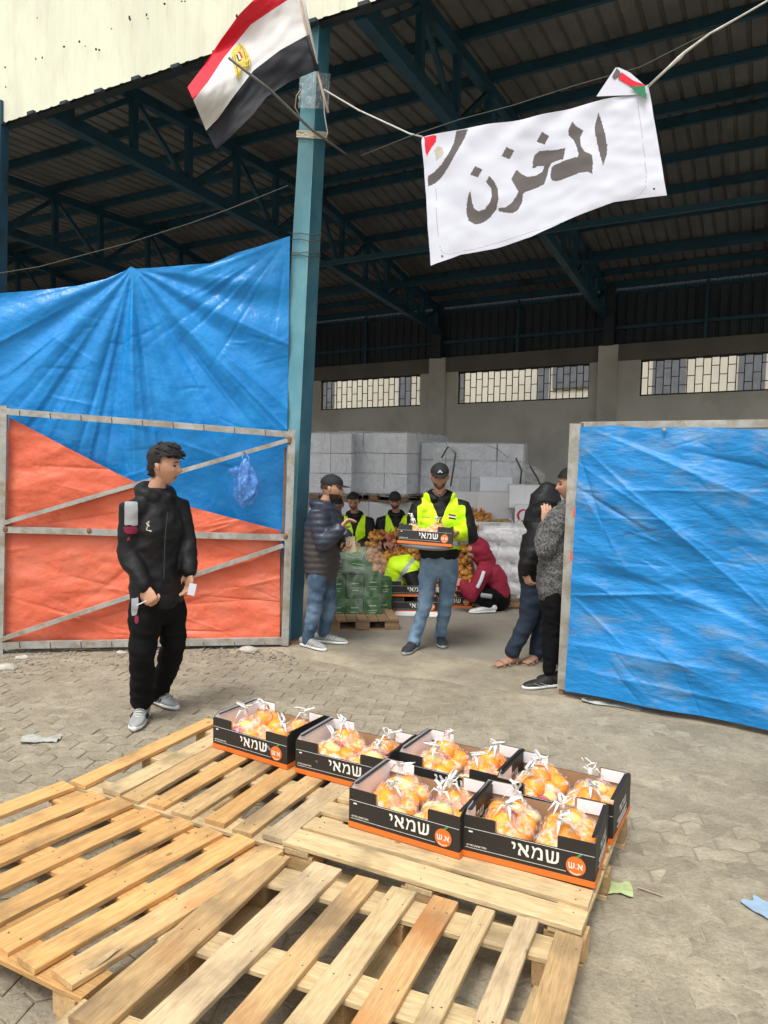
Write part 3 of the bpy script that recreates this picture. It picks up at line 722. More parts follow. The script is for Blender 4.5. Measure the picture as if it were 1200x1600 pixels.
# ---------------------------------------------------------------- flag, poles, ropes on the pillar
FP=Vector((0,6.25,0)); FN=Vector((.12,-1,0)).normalized()
def FL(x,y,off=0): return pl(x,y,FP+FN*off,FN)
bnd=[[(446,-62),(404,-8),(374,22),(345,62),(318,103),(293,136)],
     [(464,-8),(446,2),(392,38),(350,90),(325,128),(302,156)],
     [(480,55),(438,78),(396,110),(364,152),(340,186),(322,204)],
     [(495,110),(452,128),(416,152),(396,178),(366,208),(338,234)]]
F=thing('flag',FL(470,30),'red, white and black flag with golden eagle emblem on a pole at the pillar top','flag')
NU,NV=60,14
mb=MB()
for st in range(3):
    for j in range(NV+1):
        for i in range(NU+1):
            a=arc(bnd[st],i/NU); b=arc(bnd[st+1],i/NU); t=j/NV; s=i/NU
            x=a[0]*(1-t)+b[0]*t; y=a[1]*(1-t)+b[1]*t; gt=st+t
            q=FL(x,y,.10*math.sin(s*7+gt*1.3)*s+.05*math.sin(gt*3.1+s*5)*(.3+s)+.012*noise.noise(Vector((s*9,gt*5,2))))
            mb.v.append(tuple(q))
    o0=st*(NV+1)*(NU+1)
    for j in range(NV):
        for i in range(NU): k=o0+j*(NU+1)+i; mb.f.append((k,k+NU+1,k+NU+2,k+1)); mb.m.append(st)
mb.build('flag_cloth',['flag_red','flag_white','flag_black'],F,True)
# emblem: eagle with striped shield, following the white stripe
def on_flag(x,y,off=.012):
    best=None
    for p in mb.v:
        pass
    return None
fv=[Vector(v) for v in mb.v]
def cam_px(P):
    q=Vector(P)-CAM; return (600+FPX*q.dot(CR)/q.dot(CF), 800-FPX*q.dot(CU)/q.dot(CF))
fpx=[cam_px(v) for v in fv]
def FE(x,y,off):
    i=min(range(len(fpx)),key=lambda k:(fpx[k][0]-x)**2+(fpx[k][1]-y)**2); d=(fv[i]-FP).dot(FN)
    return FL(x,y,d+off)
def emb(nm,poly,mat,off): 
    MB().prism([FE(x,y,off) for x,y in poly],FN*.002).build(nm,mat,F)
emb('eagle_wings',[(370,72),(376,68),(381,72),(386,80),(391,92),(390,103),(386,110),(380,104),(377,112),(374,124),(369,118),(366,104),(362,90),(365,82),(361,86),(363,78)],'flag_gold',.014)
emb('eagle_wings',[(361,84),(366,82),(370,92),(369,102),(363,94)],'flag_gold',.014)
emb('shield',[(371,82),(375,80),(379,88),(376,90)],'flag_red',.020)
emb('shield',[(371,84),(373,83),(377,92),(374,94)],'flag_white',.022)
emb('shield',[(369,86),(371,85),(375,94),(373,96)],'flag_black',.020)
for q_ in ([(366,84),(369,100),(372,118)],[(378,72),(384,90),(386,106)],[(383,78),(388,94),(388,104)],[(374,68),(377,74),(375,78)],[(363,88),(366,100)]):
    MB().tube([FE(x,y,.019) for x,y in q_],.0028,5).build('feather_line','brown_line',F)
MB().tube([FL(455,-70,.02),FL(471,-10,.02),FL(495,100,.02)],.013,8).build('sleeve','flag_white',F,True)
MB().tube([FL(452,-80,.005),FL(478,40,.005),FL(505,148,.005),FL(513,176,.005)],.010,8).build('flag_pole','pole_wood',F,True)
# dark lower sleeve of the black stripe
MB().tube([FL(481,56,.022),FL(496,110,.022)],.0145,8).build('sleeve','flag_black',F,True)
RD=thing('metal_rod',FL(540,240),'bare grey metal rod tied across the pillar below the flag','rod')
MB().tube([FL(357,90,.45),FL(420,139,.30),FL(487,203,.10),FL(541,241,-.06)],[.011,.011,.011,.009],8).build('rod','rod_steel',RD,True)
def wrap(name,y0,y1,mat,label,n=5,r=.006,amp=5):
    e=thing(name,aty(490,(y0+y1)/2,6.5),label,'binding')
    mb=MB(); rr=random.Random(int(y0))
    for k in range(n):
        ya=y0+(y1-y0)*k/(n-1)+rr.uniform(-2,2); yb=ya+rr.uniform(-amp,amp)
        xl=479-(ya)*.0592; xe=499.5-(ya)*.0475; xr=518.5-(ya)*.0475
        L=aty(xl-1,ya,6.64); E_=aty(xe,yb+1,6.53); R_=aty(xr+1,ya+2,6.73)
        mb.tube([L,L.lerp(E_,.5)+Vector((0,-.004,rr.uniform(-.01,.01))),E_,E_.lerp(R_,.5)+Vector((.004,-.004,0)),R_],r,6)
    mb.build('strand',mat,e,True); return e
def tape(y0,y1,mat,label,seed,strands=3):
    e=thing('tape_wrap',aty(490,(y0+y1)/2,6.5),label,'tape'); mb=MB(); n=18; m=12; rr=random.Random(seed)
    for j in range(n+1):
        ya=y0+(y1-y0)*j/n
        L=aty(479-ya*.0592-2,ya+rr.uniform(-1,1),6.65); E_=aty(499.5-ya*.0475,ya+2,6.532); R_=aty(518.5-ya*.0475+2,ya+3,6.74); K=L+(R_-E_)
        loop=[L,E_,R_,K]
        for s_ in range(4):
            for k in range(m):
                p=loop[s_].lerp(loop[(s_+1)%4],k/m); c_=(L+R_)/2; o_=(p-c_)*Vector((1,1,0)); p=p+unit(o_)*(.006+.010*abs(noise.noise(Vector((p.x*30,p.y*30,ya*.22+seed))))); mb.v.append(tuple(p))
    N_=4*m
    for j in range(n):
        for k in range(N_): mb.f.append((j*N_+k,j*N_+(k+1)%N_,(j+1)*N_+(k+1)%N_,(j+1)*N_+k)); mb.m.append(0)
    mb.build('tape_band',mat,e,True); return e
tape(112,168,'film_tape','clear shiny tape bound round the pillar top at the flag pole',1)
tape(203,215,'tape_tan','tan tape binding the metal rod to the pillar',5)
e=wrap('wire_tie',367,376,'rope_dark','upper thin dark wire looped round the pillar beside the tarpaulin top',2,.004,2)
e=wrap('wire_tie',395,397,'rope_dark','lower thin dark wire looped round the pillar',2,.004,2)
hang=MB(); hang.tube([aty(470,140,6.45),aty(463,150,6.4),aty(461,168,6.4),aty(468,180,6.45)],.004,5); hang.tube([aty(505,146,6.45),aty(507,180,6.42),aty(512,208,6.42),aty(508,216,6.45)],.005,5); hang.tube([aty(500,130,6.4),aty(508,160,6.35),aty(513,176,6.35)],.009,5)
tag(hang.build('string','rope_white',None,True),'loose pale strings dangling from the taped pillar top','string')
# ---------------------------------------------------------------- banner
nA=aty(660,214,6.15); nB=aty(1012,136,5.15); bd_=unit((nB-nA)*Vector((1,1,0))); BN=Vector((bd_.y,-bd_.x,0))
def BP(x,y,off=0): return pl(x,y,nA+BN*off,BN)
btop=[(659,214),(700,207),(760,195),(820,184),(880,172),(940,158),(990,146),(1013,133)]
bbot=[(677,417),(720,398),(770,388),(830,370),(900,340),(960,316),(1000,309),(1041,304)]
def Z(p,ox=640,oy=120,k=2.857): return [(ox+x/k,oy+y/k) for x,y in p]
glyph=[Z([(845,162),(862,215),(877,262),(885,310),(884,350),(868,400),(852,348),(838,290),(828,240),(828,215)]),          # alef
 Z([(729,201),(745,222),(777,242),(762,275),(766,310),(783,335),(819,352),(822,395),(820,438),(800,428),(760,432),(700,455),(655,467),(634,462),(627,440),(633,405),(645,395),(690,378),(730,365),(755,360),(757,345),(747,310),(732,282),(710,262),(712,238)]), # lam-meem
 Z([(697,318),(688,370),(655,376),(632,385),(618,408),(612,440),(600,478),(560,497),(505,515),(480,500),(462,470),(470,440),(475,412),(492,428),(520,443),(560,438),(590,420),(598,396),(570,395),(545,405),(543,378),(553,345),(575,328),(610,326),(650,326)]), # khah
 Z([(470,410),(490,430),(505,470),(503,515),(498,560),(480,595),(455,607),(425,604),(393,598),(392,584),(425,580),(450,562),(470,535),(482,510),(465,480),(450,455),(455,440)]), # zay
 Z([(358,442),(377,465),(392,500),(396,545),(385,590),(358,625),(325,650),(290,659),(265,645),(254,610),(257,570),(266,530),(277,508),(279,545),(285,585),(305,600),(335,590),(358,562),(368,530),(362,495),(342,470),(350,455)]), # noon
 Z([(589,243),(622,264),(600,301),(563,286)]), Z([(430,310),(463,327),(441,365),(408,352)]), Z([(296,400),(328,417),(308,452),(275,440)])]
band=Z([(211,243),(264,235),(250,275),(215,345),(185,400),(150,450),(120,478),(88,493),(86,447),(115,430),(150,395),(180,350),(200,300)])
redc=Z([(66,268),(124,262),(122,290),(95,330),(80,362),(74,330)])
tanc=Z([(128,310),(148,318),(160,345),(150,362),(125,380),(118,350),(112,335)])
redt=Z([(930,15),(945,-8),(1000,25),(1052,38),(1040,46),(985,45)])
LNP=Z([(1021,90),(1020,140),(1033,220),(1045,330),(1055,430),(1054,490),(1030,520),(960,560),(860,600),(700,650),(500,705),(300,765),(180,795),(155,790),(143,760),(135,680),(128,600),(122,500)])
LS=[(LNP[i],LNP[i+1]) for i in range(len(LNP)-1)]
def segd(x,y,a,b):
    dx,dy=b[0]-a[0],b[1]-a[1]; t=max(0,min(1,((x-a[0])*dx+(y-a[1])*dy)/(dx*dx+dy*dy))); return math.hypot(x-a[0]-t*dx,y-a[1]-t*dy)
gb=[(min(p[0] for p in g_),max(p[0] for p in g_),min(p[1] for p in g_),max(p[1] for p in g_)) for g_ in glyph]
def bmat(x,y):
    for g_,b in zip(glyph,gb):
        if b[0]<=x<=b[1] and b[2]<=y<=b[3] and inpoly(x,y,g_): return 1
    if x<735:
        if inpoly(x,y,band): return 1
        if inpoly(x,y,redc): return 2
        if inpoly(x,y,tanc): return 3
    if any(segd(x,y,a,b)<.45 for a,b in LS): return 4
    return 0
def bdisp(s,t,q): return .02*math.sin(s*9+t*2)*(.3+t)+.02*fbm(Vector((s*3,t*2,1)),1.2,3,3)+.018*math.exp(-((s-.02)/.05)**2)*t+.012*math.sin((s*1.2+t)*22)*math.exp(-t*5)*.7
BM=sheet(btop,bbot,nA,BN,300,190,bdisp,bmat)
BR=thing('banner',BP(836,200),'white hanging banner with large dark grey Arabic lettering strung across the doorway','banner')
BM.build('banner_cloth',['banner_white','banner_grey','flag_red','banner_tan','banner_line'],BR,True)
# folded-back upper right corner with its red, black and green print
def bflap(nm,poly,mat,off): MB().prism([BP(x,y,off) for x,y in poly],BN*.004).build(nm,mat,BR)
bflap('folded_corner',[(932,151),(962,106),(968,106),(985,114),(1008,134),(1012,146),(1000,148)],'banner_white',.012)
bflap('folded_print',Z([(905,0),(925,-38),(938,-26),(945,-8),(915,10)]),'banner_grey',.018)
bflap('folded_print',Z([(932,10),(947,-20),(1000,18),(1052,36),(1048,45),(985,42)]),'flag_red',.018)
bflap('folded_print',Z([(985,46),(1050,40),(1058,100),(1015,72)]),'banner_green',.026)
for x,y in ((691,400),(1022,295)): MB().sphere(BP(x,y,.03),(.008,.006,.008),8,6).build('eyelet','rope_dark',BR)
def rope(name,pts,r,label,mat='rope_white',n=7):
    o=MB().tube(pts,r,n).build(name,mat,None,True); tag(o,label,'rope'); return o
rope('rope',[aty(506,140,6.5),aty(560,172,6.38),aty(612,196,6.27),aty(640,209,6.2),nA],.007,'white rope from the taped pillar to the left corner of the banner')
rope('rope',[nB,aty(1040,110,5.07),aty(1062,90,5.0),aty(1070,82,4.99),aty(1110,52,4.9),aty(1125,44,4.87),aty(1160,24,4.8),aty(1215,-8,4.65)],[.009,.009,.014,.010,.006,.008,.006,.006],'thick white rope rising from the right corner of the banner')
rope('wire',[aty(565,243,6.1),aty(640,213,6.05),aty(720,186,5.9),aty(800,165,5.75),aty(900,133,5.5),aty(1000,105,5.2),aty(1085,62,5.0),aty(1120,46,4.9)],.0035,'thin grey wire running behind the top of the banner','rope_dark',5)
rope('wire',[aty(-20,430,8.0),aty(60,417,7.8),aty(200,380,7.5),aty(300,348,7.2),aty(360,326,7.0),aty(450,290,6.75)],.005,'thin sagging cable above the blue tarpaulin under the roof','rope_dark',5)
# ---------------------------------------------------------------- pallets
wood('wood_stained',(.66,.45,.22),(.52,.32,.14),(.46,.15,.03),.48,.06)
wood('wood_orange',(.66,.40,.16),(.50,.27,.095),(.46,.15,.03),.25)
wood('wood_warm',(.60,.41,.20),(.42,.26,.12),(.36,.15,.05),.30,.15)
wood('wood_pale',(.65,.50,.285),(.50,.35,.17),(.50,.33,.15),.15,.08)
wood('wood_grey',(.60,.46,.28),(.46,.33,.19),(.25,.13,.06),.25)
wood('wood_old',(.30,.20,.11),(.18,.11,.06),(.2,.1,.05),.2)
M('nail',(.12,.10,.08),.6,.1,metal=.5)
M('black_card',(.026,.024,.022),.5,.12,5,.1,30,spec=.35)
M('brown_card',(.36,.22,.12),.8,.1,6,.1,30)
M('white_card',(.82,.83,.85),.6,.04,5)
M('orange_print',(.70,.17,.025),.5,.04)
M('white_print',(.78,.76,.70),.6,.02)
M('leaf_print',(.05,.30,.08),.5,.05)
M('fruit_orange',(.92,.34,.008),.42,.12,14,.35,220,spec=.4,dirt=(.90,.40,.03),dirt_amt=.3,ds=9,rnd=.1,bdist=.002)
M('fruit_red',(.50,.08,.12),.35,.3,18,.05,20,dirt=(.62,.42,.12),dirt_amt=.4,ds=12,rnd=.15)
M('fruit_yellow',(.74,.60,.20),.4,.1,12,.05,dirt=(.62,.60,.22),dirt_amt=.3,ds=10,rnd=.1)
film('film_bag',(.96,.92,.93),.27,.15,17,.10,.46,.64)  # blotchy film; its strong contrast also paints white highlights on the bags
M('bag_handle',(.86,.84,.80),.45,.06,20,.3,60,alpha=.92)
def board(name,mat,par,c,ang,L,W,T,seed=0,bow=.004,chip=None):
    """one plank, its length on local X, laid at c with heading ang"""
    r=random.Random(seed*7919+13); nx=8; mb=MB(); 
    tw=r.uniform(-.004,.004); bw=r.uniform(-bow,bow); sw=r.uniform(-.004,.004); e=.0025
    for i in range(nx+1):
        x=-L/2+L*i/nx; s=x/(L/2)
        w0=W/2*(1+r.uniform(-.012,.012)); yo=sw*(1-s*s)+r.uniform(-.0006,.0006); zo=bw*(s*s)+tw*0
        if i in(0,nx): x+=r.uniform(-.002,.002)
        if chip and i>=nx-1: 
            w0=W/2*(.72 if i==nx else .9)
        zz=T/2+r.uniform(-.0006,.0006)
        sec=[(-w0+e,-zz),(w0-e,-zz),(w0,-zz+e),(w0,zz-e),(w0-e,zz),(-w0+e,zz),(-w0,zz-e),(-w0,-zz+e)]
        for y,z in sec: mb.v.append((x,y+yo,z+zo+tw*s*y/W))
    for i in range(nx):
        for k in range(8): a=i*8+k;b=i*8+(k+1)%8; mb.f.append((a,b,b+8,a+8)); mb.m.append(0)
    mb.f.append(tuple(range(7,-1,-1))); mb.m.append(0); mb.f.append(tuple(nx*8+k for k in range(8))); mb.m.append(0)
    me=mb.mesh(name); me.materials.append(MATS[mat]); o=bpy.data.objects.new(name,me); COL.objects.link(o); o.parent=par
    o.location=c; o.rotation_euler=(r.uniform(-.004,.004),0,ang); return o
def pallet(px0,ang,W,L,slats,label,mats,skirt=None,seed=1,along=False,base=0,thin=False,shear=0.0):
    """origin = near/left corner; W along local x, L along local y. slats: list of (x centre, width, y0, y1, material, skew)"""
    P=thing('pallet',(px0.x,px0.y,base),label,'pallet',None,ang)
    z0=0.0
    rr=random.Random(seed)
    # bottom runners, blocks, cross boards (local coordinates)
    if along:   # slats run along x: runners along y? blocks rows at x ends
        for y in (.05,L/2,L-.05): board('runner',mats[1],P,(W/2,y,.011),0,W,.095,.02,seed+int(y*100))
        for y in (.05,L/2,L-.05):
            for x in (.07,W/2,W-.07): board('block',mats[2],P,(x,y,.061),0,.14,.09,.078,seed+int(x*77+y*31),0)
        for x in (.07,W/2,W-.07): board('cross_board',mats[1],P,(x,L/2,.111),math.pi/2,L,.11,.02,seed+int(x*55))
    else:
        sh=lambda x,y: x+shear*(y-L); sa=-math.atan(shear)
        for x in (.07,W/2,W-.07): board('runner',mats[1],P,(sh(x,L/2),L/2,.011),math.pi/2+sa,L,.095,.02,seed+int(x*100))
        for x in (.07,W/2,W-.07):
            for y in (.06,L/2,L-.06): board('block',mats[2],P,(sh(x,y),y,.061),math.pi/2+sa,.12,.11,.078,seed+int(x*77+y*31),0)
        for y in (.06,L/2,L-.06): board('cross_board',mats[1],P,(sh(W/2,y),y,.111),0,W,.12,.02,seed+int(y*55))
    for i,(c,w_,a0,a1,mt,sk) in enumerate(slats):
        if along: o=board('slat',mt,P,((a0+a1)/2,c,.132),sk,a1-a0,w_,.021,seed*31+i)
        else: o=board('slat',mt,P,(c+shear*((a0+a1)/2-L) if shear!=9 else c,(a0+a1)/2,.132),math.pi/2+sk-math.atan(shear),a1-a0,w_,.021,seed*31+i)
        nl=MB()
        ys=((.06,L/2,L-.06) if not along else (.07,W/2,W-.07))
        for y in ys:
            for s_ in (-.25,.25):
                u=y-(a0+a1)/2
                if abs(u)<(a1-a0)/2-.01: nl.sphere((u+rr.uniform(-.015,.015),s_*w_+rr.uniform(-.01,.01),.0108),(.0035,.0035,.0012),6,4)
        if nl.v:
            me=nl.mesh('nail'); me.materials.append(MATS['nail']); q=bpy.data.objects.new('nail',me); COL.objects.link(q); q.parent=o; q['kind']='stuff'
    return P
ZT=.144
aD=math.radians(-26.4)
# right pallet, boards along its length, pale new wood
pD=gz(440,1313,ZT); 
sl_=[];y=.055
for i,w_ in enumerate((.115,.105,.10,.10,.10,.10,.10)):
    sl_.append((y,w_,.0+(.01 if i%2 else 0),1.20-(.008 if i%3 else 0),'wood_pale',(-.006,.004,0,.005,-.004,0,.003)[i])); y+=w_+(.025,.04,.045,.045,.045,.04,0)[i]
pallet(pD,aD,1.21,.96,sl_,'pale new wooden pallet under the four right hand fruit crates',('wood_pale','wood_pale','wood_warm'),seed=3,along=True)
# near centre pallet, eight wide weathered slats across
pC=gz(150,1560,ZT)
fA=gz(402,1330,ZT); fB=gz(915,1460,ZT)
aC=math.atan2(fB.y-fA.y,fB.x-fA.x)
xs=[(395,465,1326),(488,535,1345),(556,592,1366),(612,652,1382),(676,716,1397),(744,774,1415),(808,842,1430),(868,914,1453)]
cc=Vector((math.cos(aC),math.sin(aC),0)); cv=Vector((-cc.y,cc.x,0))
CL=.97; pCo=Vector((fA.x,fA.y,0))-cv*CL
sl_=[]; SHC=.06
mts=['wood_warm','wood_grey','wood_warm','wood_pale','wood_stained','wood_pale','wood_grey','wood_warm']
for i,(a,b,yy) in enumerate(xs):
    qa=gz(a,yy,ZT); qb=gz(b,yy+ (b-a)*.27,ZT); ua=(qa-pCo).dot(cc); ub=(qb-pCo).dot(cc)
    nb_=[(168,1568),(253.5,1600),(377.5,1600),(472,1600),(576,1600),(667,1600),(760.5,1600),(852.5,1600)][i]
    qn=gz(*nb_,ZT); qf=(qa+qb)/2; dr=Vector((qn.x-qf.x,qn.y-qf.y,0)); dr=dr/dr.length; mid=Vector((qf.x,qf.y,0))+dr*(.955/2); lx=(mid-pCo).dot(cc); ly=(mid-pCo).dot(cv); sk=math.atan2((-dr).dot(cv),(-dr).dot(cc))-math.pi/2
    sl_.append((lx-SHC*(ly-CL+.02),min(.125,(ub-ua)*.98),ly-.955/2+.004*(i%3),ly+.955/2,mts[i],sk+math.atan(SHC)))
pallet(pCo,aC,1.24,CL-.02,sl_,'weathered wooden pallet at the front with eight broad crosswise slats',('wood_warm','wood_pale','wood_warm'),seed=5,shear=SHC)
# left pallet: orange toned, slightly turned
bF=gz(112,1224,ZT); bR=gz(432,1322,ZT)
aB=math.atan2(bR.y-bF.y,bR.x-bF.x); bc=Vector((math.cos(aB),math.sin(aB),0)); bv=Vector((-bc.y,bc.x,0)); BL=.925; pBo=Vector((bF.x,bF.y,0))-bv*BL
pxs=[(100,1224),(152,1237),(192,1250),(238,1263),(290,1277),(336,1291),(384,1306),(428,1321)]
sl_=[]
for i,(a,yy) in enumerate(pxs):
    q=gz(a,yy+4,ZT); u=(q-pBo).dot(bc); sl_.append((u-.01,.106+.006*((i*7)%3-1),-.005+.01*(i%3),BL-.004*(i%2),'wood_stained' if i==7 else 'wood_orange',-.012+.004*(i%3)))
pallet(pBo,aB,(bR-bF).length+.075,BL,sl_,'orange toned wooden pallet in the left corner with a splintered end slat',('wood_orange','wood_orange','wood_warm'),seed=7,shear=.125)
# back left pallet
aF=gz(112,1223,ZT); aR=gz(433,1316,ZT); aA=math.atan2(aR.y-aF.y,aR.x-aF.x); ac=Vector((math.cos(aA),math.sin(aA),0)); av=Vector((-ac.y,ac.x,0))
pAo=Vector((aF.x,aF.y,0))+av*.012
sl_=[]; axs=[(118,1226),(166,1240),(196,1249),(236,1261),(278,1273),(326,1287),(374,1301),(420,1314)]
mt2=['wood_orange','wood_pale','wood_warm','wood_orange','wood_warm','wood_orange','wood_warm','wood_grey']
for i,(a,yy) in enumerate(axs):
    q=gz(a,yy,ZT); u=(q-pAo).dot(ac); sl_.append((u+.0,.104+.006*((i*5)%3-1),.0+.012*(i%2),.97,mt2[i],.01*((i%3)-1)))
pallet(pAo,aA,(aR-aF).length+.02,.97,sl_,'wooden pallet behind the left one carrying two fruit crates',('wood_warm','wood_pale','wood_warm'),seed=9)
sp=MB(); q=gz(170,1500,ZT)
sb=gz(140,1513,ZT); se=gz(190,1483,ZT)
tag(MB().loft([sb,sb.lerp(se,.5)+Vector((0,0,.006)),se+Vector((0,0,.012))],[(.012,.005),(.011,.005),(.002,.002)],n=6).build('splinter','wood_pale',None),'split pale sliver broken off the end slat of the orange pallet','splinter')

# ---------------------------------------------------------------- printed lettering
def find_font(key):
    import os
    for root in (bpy.utils.system_resource('DATAFILES'),):
        d=os.path.join(root,'fonts')
        if os.path.isdir(d):
            for f in os.listdir(d):
                if key in f: return os.path.join(d,f)
    return None
def poly_mesh(polys, holes=()):
    """flat letter outlines (x,y) to one mesh on the XY plane"""
    cu=bpy.data.curves.new('t','CURVE'); cu.dimensions='2D'; cu.fill_mode='BOTH'
    for P in polys:
        s=cu.splines.new('POLY'); s.points.add(len(P)-1); s.use_cyclic_u=True
        for i,(x,y) in enumerate(P): s.points[i].co=(x,y,0,1)
    o=bpy.data.objects.new('t',cu); COL.objects.link(o); dg=bpy.context.evaluated_depsgraph_get(); dg.update()
    me=bpy.data.meshes.new_from_object(o.evaluated_get(dg)); bpy.data.objects.remove(o); return me
# Hebrew letters drawn as outlines, unit height 1
G={}
G['shin']=(1.12,[[(0,1),(.2,1),(.24,.5),(.28,.22),(.44,.16),(.50,.45),(.50,1),(.68,1),(.66,.45),(.60,.15),(.72,.16),(.86,.28),(.88,.6),(.86,1),(1.06,1),(1.08,.55),(1.04,.2),(.86,.02),(.6,-.03),(.16,-.02),(.08,.3)]])
G['mem']=(1.0,[[(0,1),(.16,1),(.26,.86),(.5,1.0),(.72,.98),(.88,.82),(.92,.5),(.92,0),(.50,0),(.50,.16),(.72,.16),(.72,.5),(.68,.76),(.52,.82),(.36,.74),(.28,.56),(.16,0),(0,0),(.17,.62)]])
G['alef']=(1.0,[[(.02,1),(.22,1),(.66,.48),(.70,.70),(.66,.82),(.70,1),(.88,1),(.90,.78),(.86,.50),(.76,.36),(.94,.14),(.94,0),(.74,0),(.30,.52),(.22,.40),(.24,.16),(.30,0),(.06,0),(.05,.2),(.10,.46),(.22,.60),(.02,.84)]])
G['yod']=(.42,[[(.02,1),(.26,1),(.36,.88),(.36,.62),(.28,.42),(.14,.42),(.20,.62),(.20,.78),(.06,.80)]])
G['dot']=(.2,[[(.04,0),(.18,0),(.18,.16),(.04,.16)]])
def word(seq,h,gap=.14):
    """left-to-right list of glyphs, height h"""
    x=0; polys=[]
    for g_ in seq:
        w_,ps=G[g_]; 
        for p in ps: polys.append([((x+a)*h,b*h) for a,b in p])
        x+=w_+gap
    return polys,(x-gap)*h
fp=find_font('NotoSansHebrew')
def small_text(txt,size,off=.0):
    cu=bpy.data.curves.new('t','FONT'); cu.body=txt; cu.size=size; cu.resolution_u=1; cu.offset=off
    if fp:
        try: cu.font=bpy.data.fonts.load(fp)
        except Exception: pass
    o=bpy.data.objects.new('t',cu); COL.objects.link(o); dg=bpy.context.evaluated_depsgraph_get(); dg.update()
    me=bpy.data.meshes.new_from_object(o.evaluated_get(dg)); bpy.data.objects.remove(o); return me
SLOG='גידול ושיווק הדרים-'
SIDE='שמאי'
rev=lambda s:s[::-1]
me_slog=small_text(rev(SLOG),.0135,.0002)
# ---------------------------------------------------------------- fruit crates
CW,CDp,CH=.505,.355,.165
def crate_front(notch0=.125,notch1=.365,low=.118,r=.0):
    return [(0,0),(CW,0),(CW,CH-.008),(CW-.008,CH),(notch1+.004,CH),(notch1,CH-.004),(notch1,low),(notch0,low),(notch0,CH-.004),(notch0-.004,CH),(.008,CH),(0,CH-.008)]
def add_me(mb,me,mt,mi=0):
    mb.add([mt@v.co for v in me.vertices],[tuple(p.vertices) for p in me.polygons],mi)
def crate(loc,ang,label,cat='crate',grp='black fruit crates with orange bottom bands',name='fruit_crate',full=True):
    C=thing(name,loc,label,cat,grp,ang)
    T=.005
    def part(nm,mb,mats,**k):
        me=mb.mesh(nm); 
        for m in (mats if isinstance(mats,(list,tuple)) else [mats]): me.materials.append(MATS[m])
        o=bpy.data.objects.new(nm,me); COL.objects.link(o); o.parent=k.get('par',C); return o
    # front and back walls (outer black, inner brown)
    for nm,y,dy in (('front_panel',0,1),('back_panel',CDp,-1)):
        mb=MB(); ol=[Vector((x,y,z)) for x,z in crate_front()]
        n=len(ol); inn=[p+Vector((0,dy*T,0)) for p in ol]
        mb.add(ol+inn,[tuple(range(n)) if dy>0 else tuple(range(n-1,-1,-1))],0)
        mb.add(ol+inn,[tuple(n+k for k in range(n))],1); mb.add(ol+inn,[(k,(k+1)%n,n+(k+1)%n,n+k) for k in range(n)],0)
        o=part(nm,mb,['black_card','brown_card'])
        # score line under the notch
        mb=MB(); yy=y-dy*.0009
        mb.box((CW/2,yy,.1165),(CW/2-.004,0,0),(0,.0004,0),(0,0,.0006)); part('score_line',mb,'white_card',par=o)
    for x,dx in ((0,1),(CW,-1)):
        mb=MB(); pts=[(.006,0),(CDp-.006,0),(CDp-.006,CH+.0),(CDp-.04,CH+.018),(.04,CH+.018),(.006,CH)]
        ol=[Vector((x+dx*.001,y,z)) for y,z in pts]; n=len(ol); inn=[p+Vector((dx*T,0,0)) for p in ol]
        mb.add(ol+inn,[tuple(range(n))],0); mb.add(ol+inn,[tuple(n+k for k in range(n))],1); mb.add(ol+inn,[(k,(k+1)%n,n+(k+1)%n,n+k) for k in range(n)],0)
        o=part('side_panel',mb,['black_card','white_card'])
        mb=MB(); mb.box((x+dx*.012,CDp/2,CH+.008),(.011,0,.002),(0,CDp/2-.035,0),(0,0,.002)); part('folded_rim',mb,'black_card',par=o)
        if full:
            mb=MB(); mb.box((x+dx*.0075,CDp/2,.095),(.0008,0,0),(0,CDp/2-.012,0),(0,0,.06)); part('liner',mb,'white_card',par=o)
        # white corner print on the side
        mb=MB(); 
        if full:
            polys,wd=word(['yod','alef','mem','shin'],.036); lm=poly_mesh(polys)
            R=Matrix(((0,0,dx*-1.0,x-dx*.0006),(dx*-1.0,0,0,(CDp+wd)/2 if dx>0 else (CDp-wd)/2),(0,1,0,.082),(0,0,0,1)))
            if dx<0: R=Matrix(((0,0,1,x+.0006),(1,0,0,(CDp-wd)/2),(0,1,0,.082),(0,0,0,1)))
            add_me(mb,lm,R)
            for k in range(5):
                zz=.064-k*.008; mb.box((x-dx*.0004,CDp/2,zz),(.0003,0,0),(0,.10-.012*(k%3),0),(0,0,.0012))
            part('side_lettering',mb,'white_print',par=o)
    mb=MB(); mb.box((CW/2,CDp/2,.004),(CW/2-.006,0,0),(0,CDp/2-.006,0),(0,0,.003)); part('base',mb,'brown_card')
    # corner tabs inside
    for x in (.003,CW-.133):
        for y in (.009,CDp-.009):
            mb=MB(); mb.box((x+.065,y,CH-.028),(.062,0,0),(0,.0015,0),(0,0,.026)); part('corner_flap',mb,'white_card' if y>.1 else 'brown_card')
    # orange band round the bottom
    mb=MB(); e=.0012
    mb.box((CW/2,-e,.0115),(CW/2+e,0,0),(0,e,0),(0,0,.0115)); mb.box((CW/2,CDp+e,.0115),(CW/2+e,0,0),(0,e,0),(0,0,.0115))
    mb.box((-e,CDp/2,.0115),(e,0,0),(0,CDp/2,0),(0,0,.0115)); mb.box((CW+e,CDp/2,.0115),(e,0,0),(0,CDp/2,0),(0,0,.0115)); part('orange_band',mb,'orange_print')
    # front print
    mb=MB(); polys,wd=word(['yod','alef','mem','shin'],.047,.12); lm=poly_mesh(polys)
    fm=lambda x,z: Matrix(((1,0,0,x),(0,0,-1,-.0012),(0,1,0,z),(0,0,0,1)))
    add_me(mb,lm,fm(.375-wd,.056)); 
    mb.box((.205,-.0008,.0385),(.195,0,0),(0,.0003,0),(0,0,.0007))
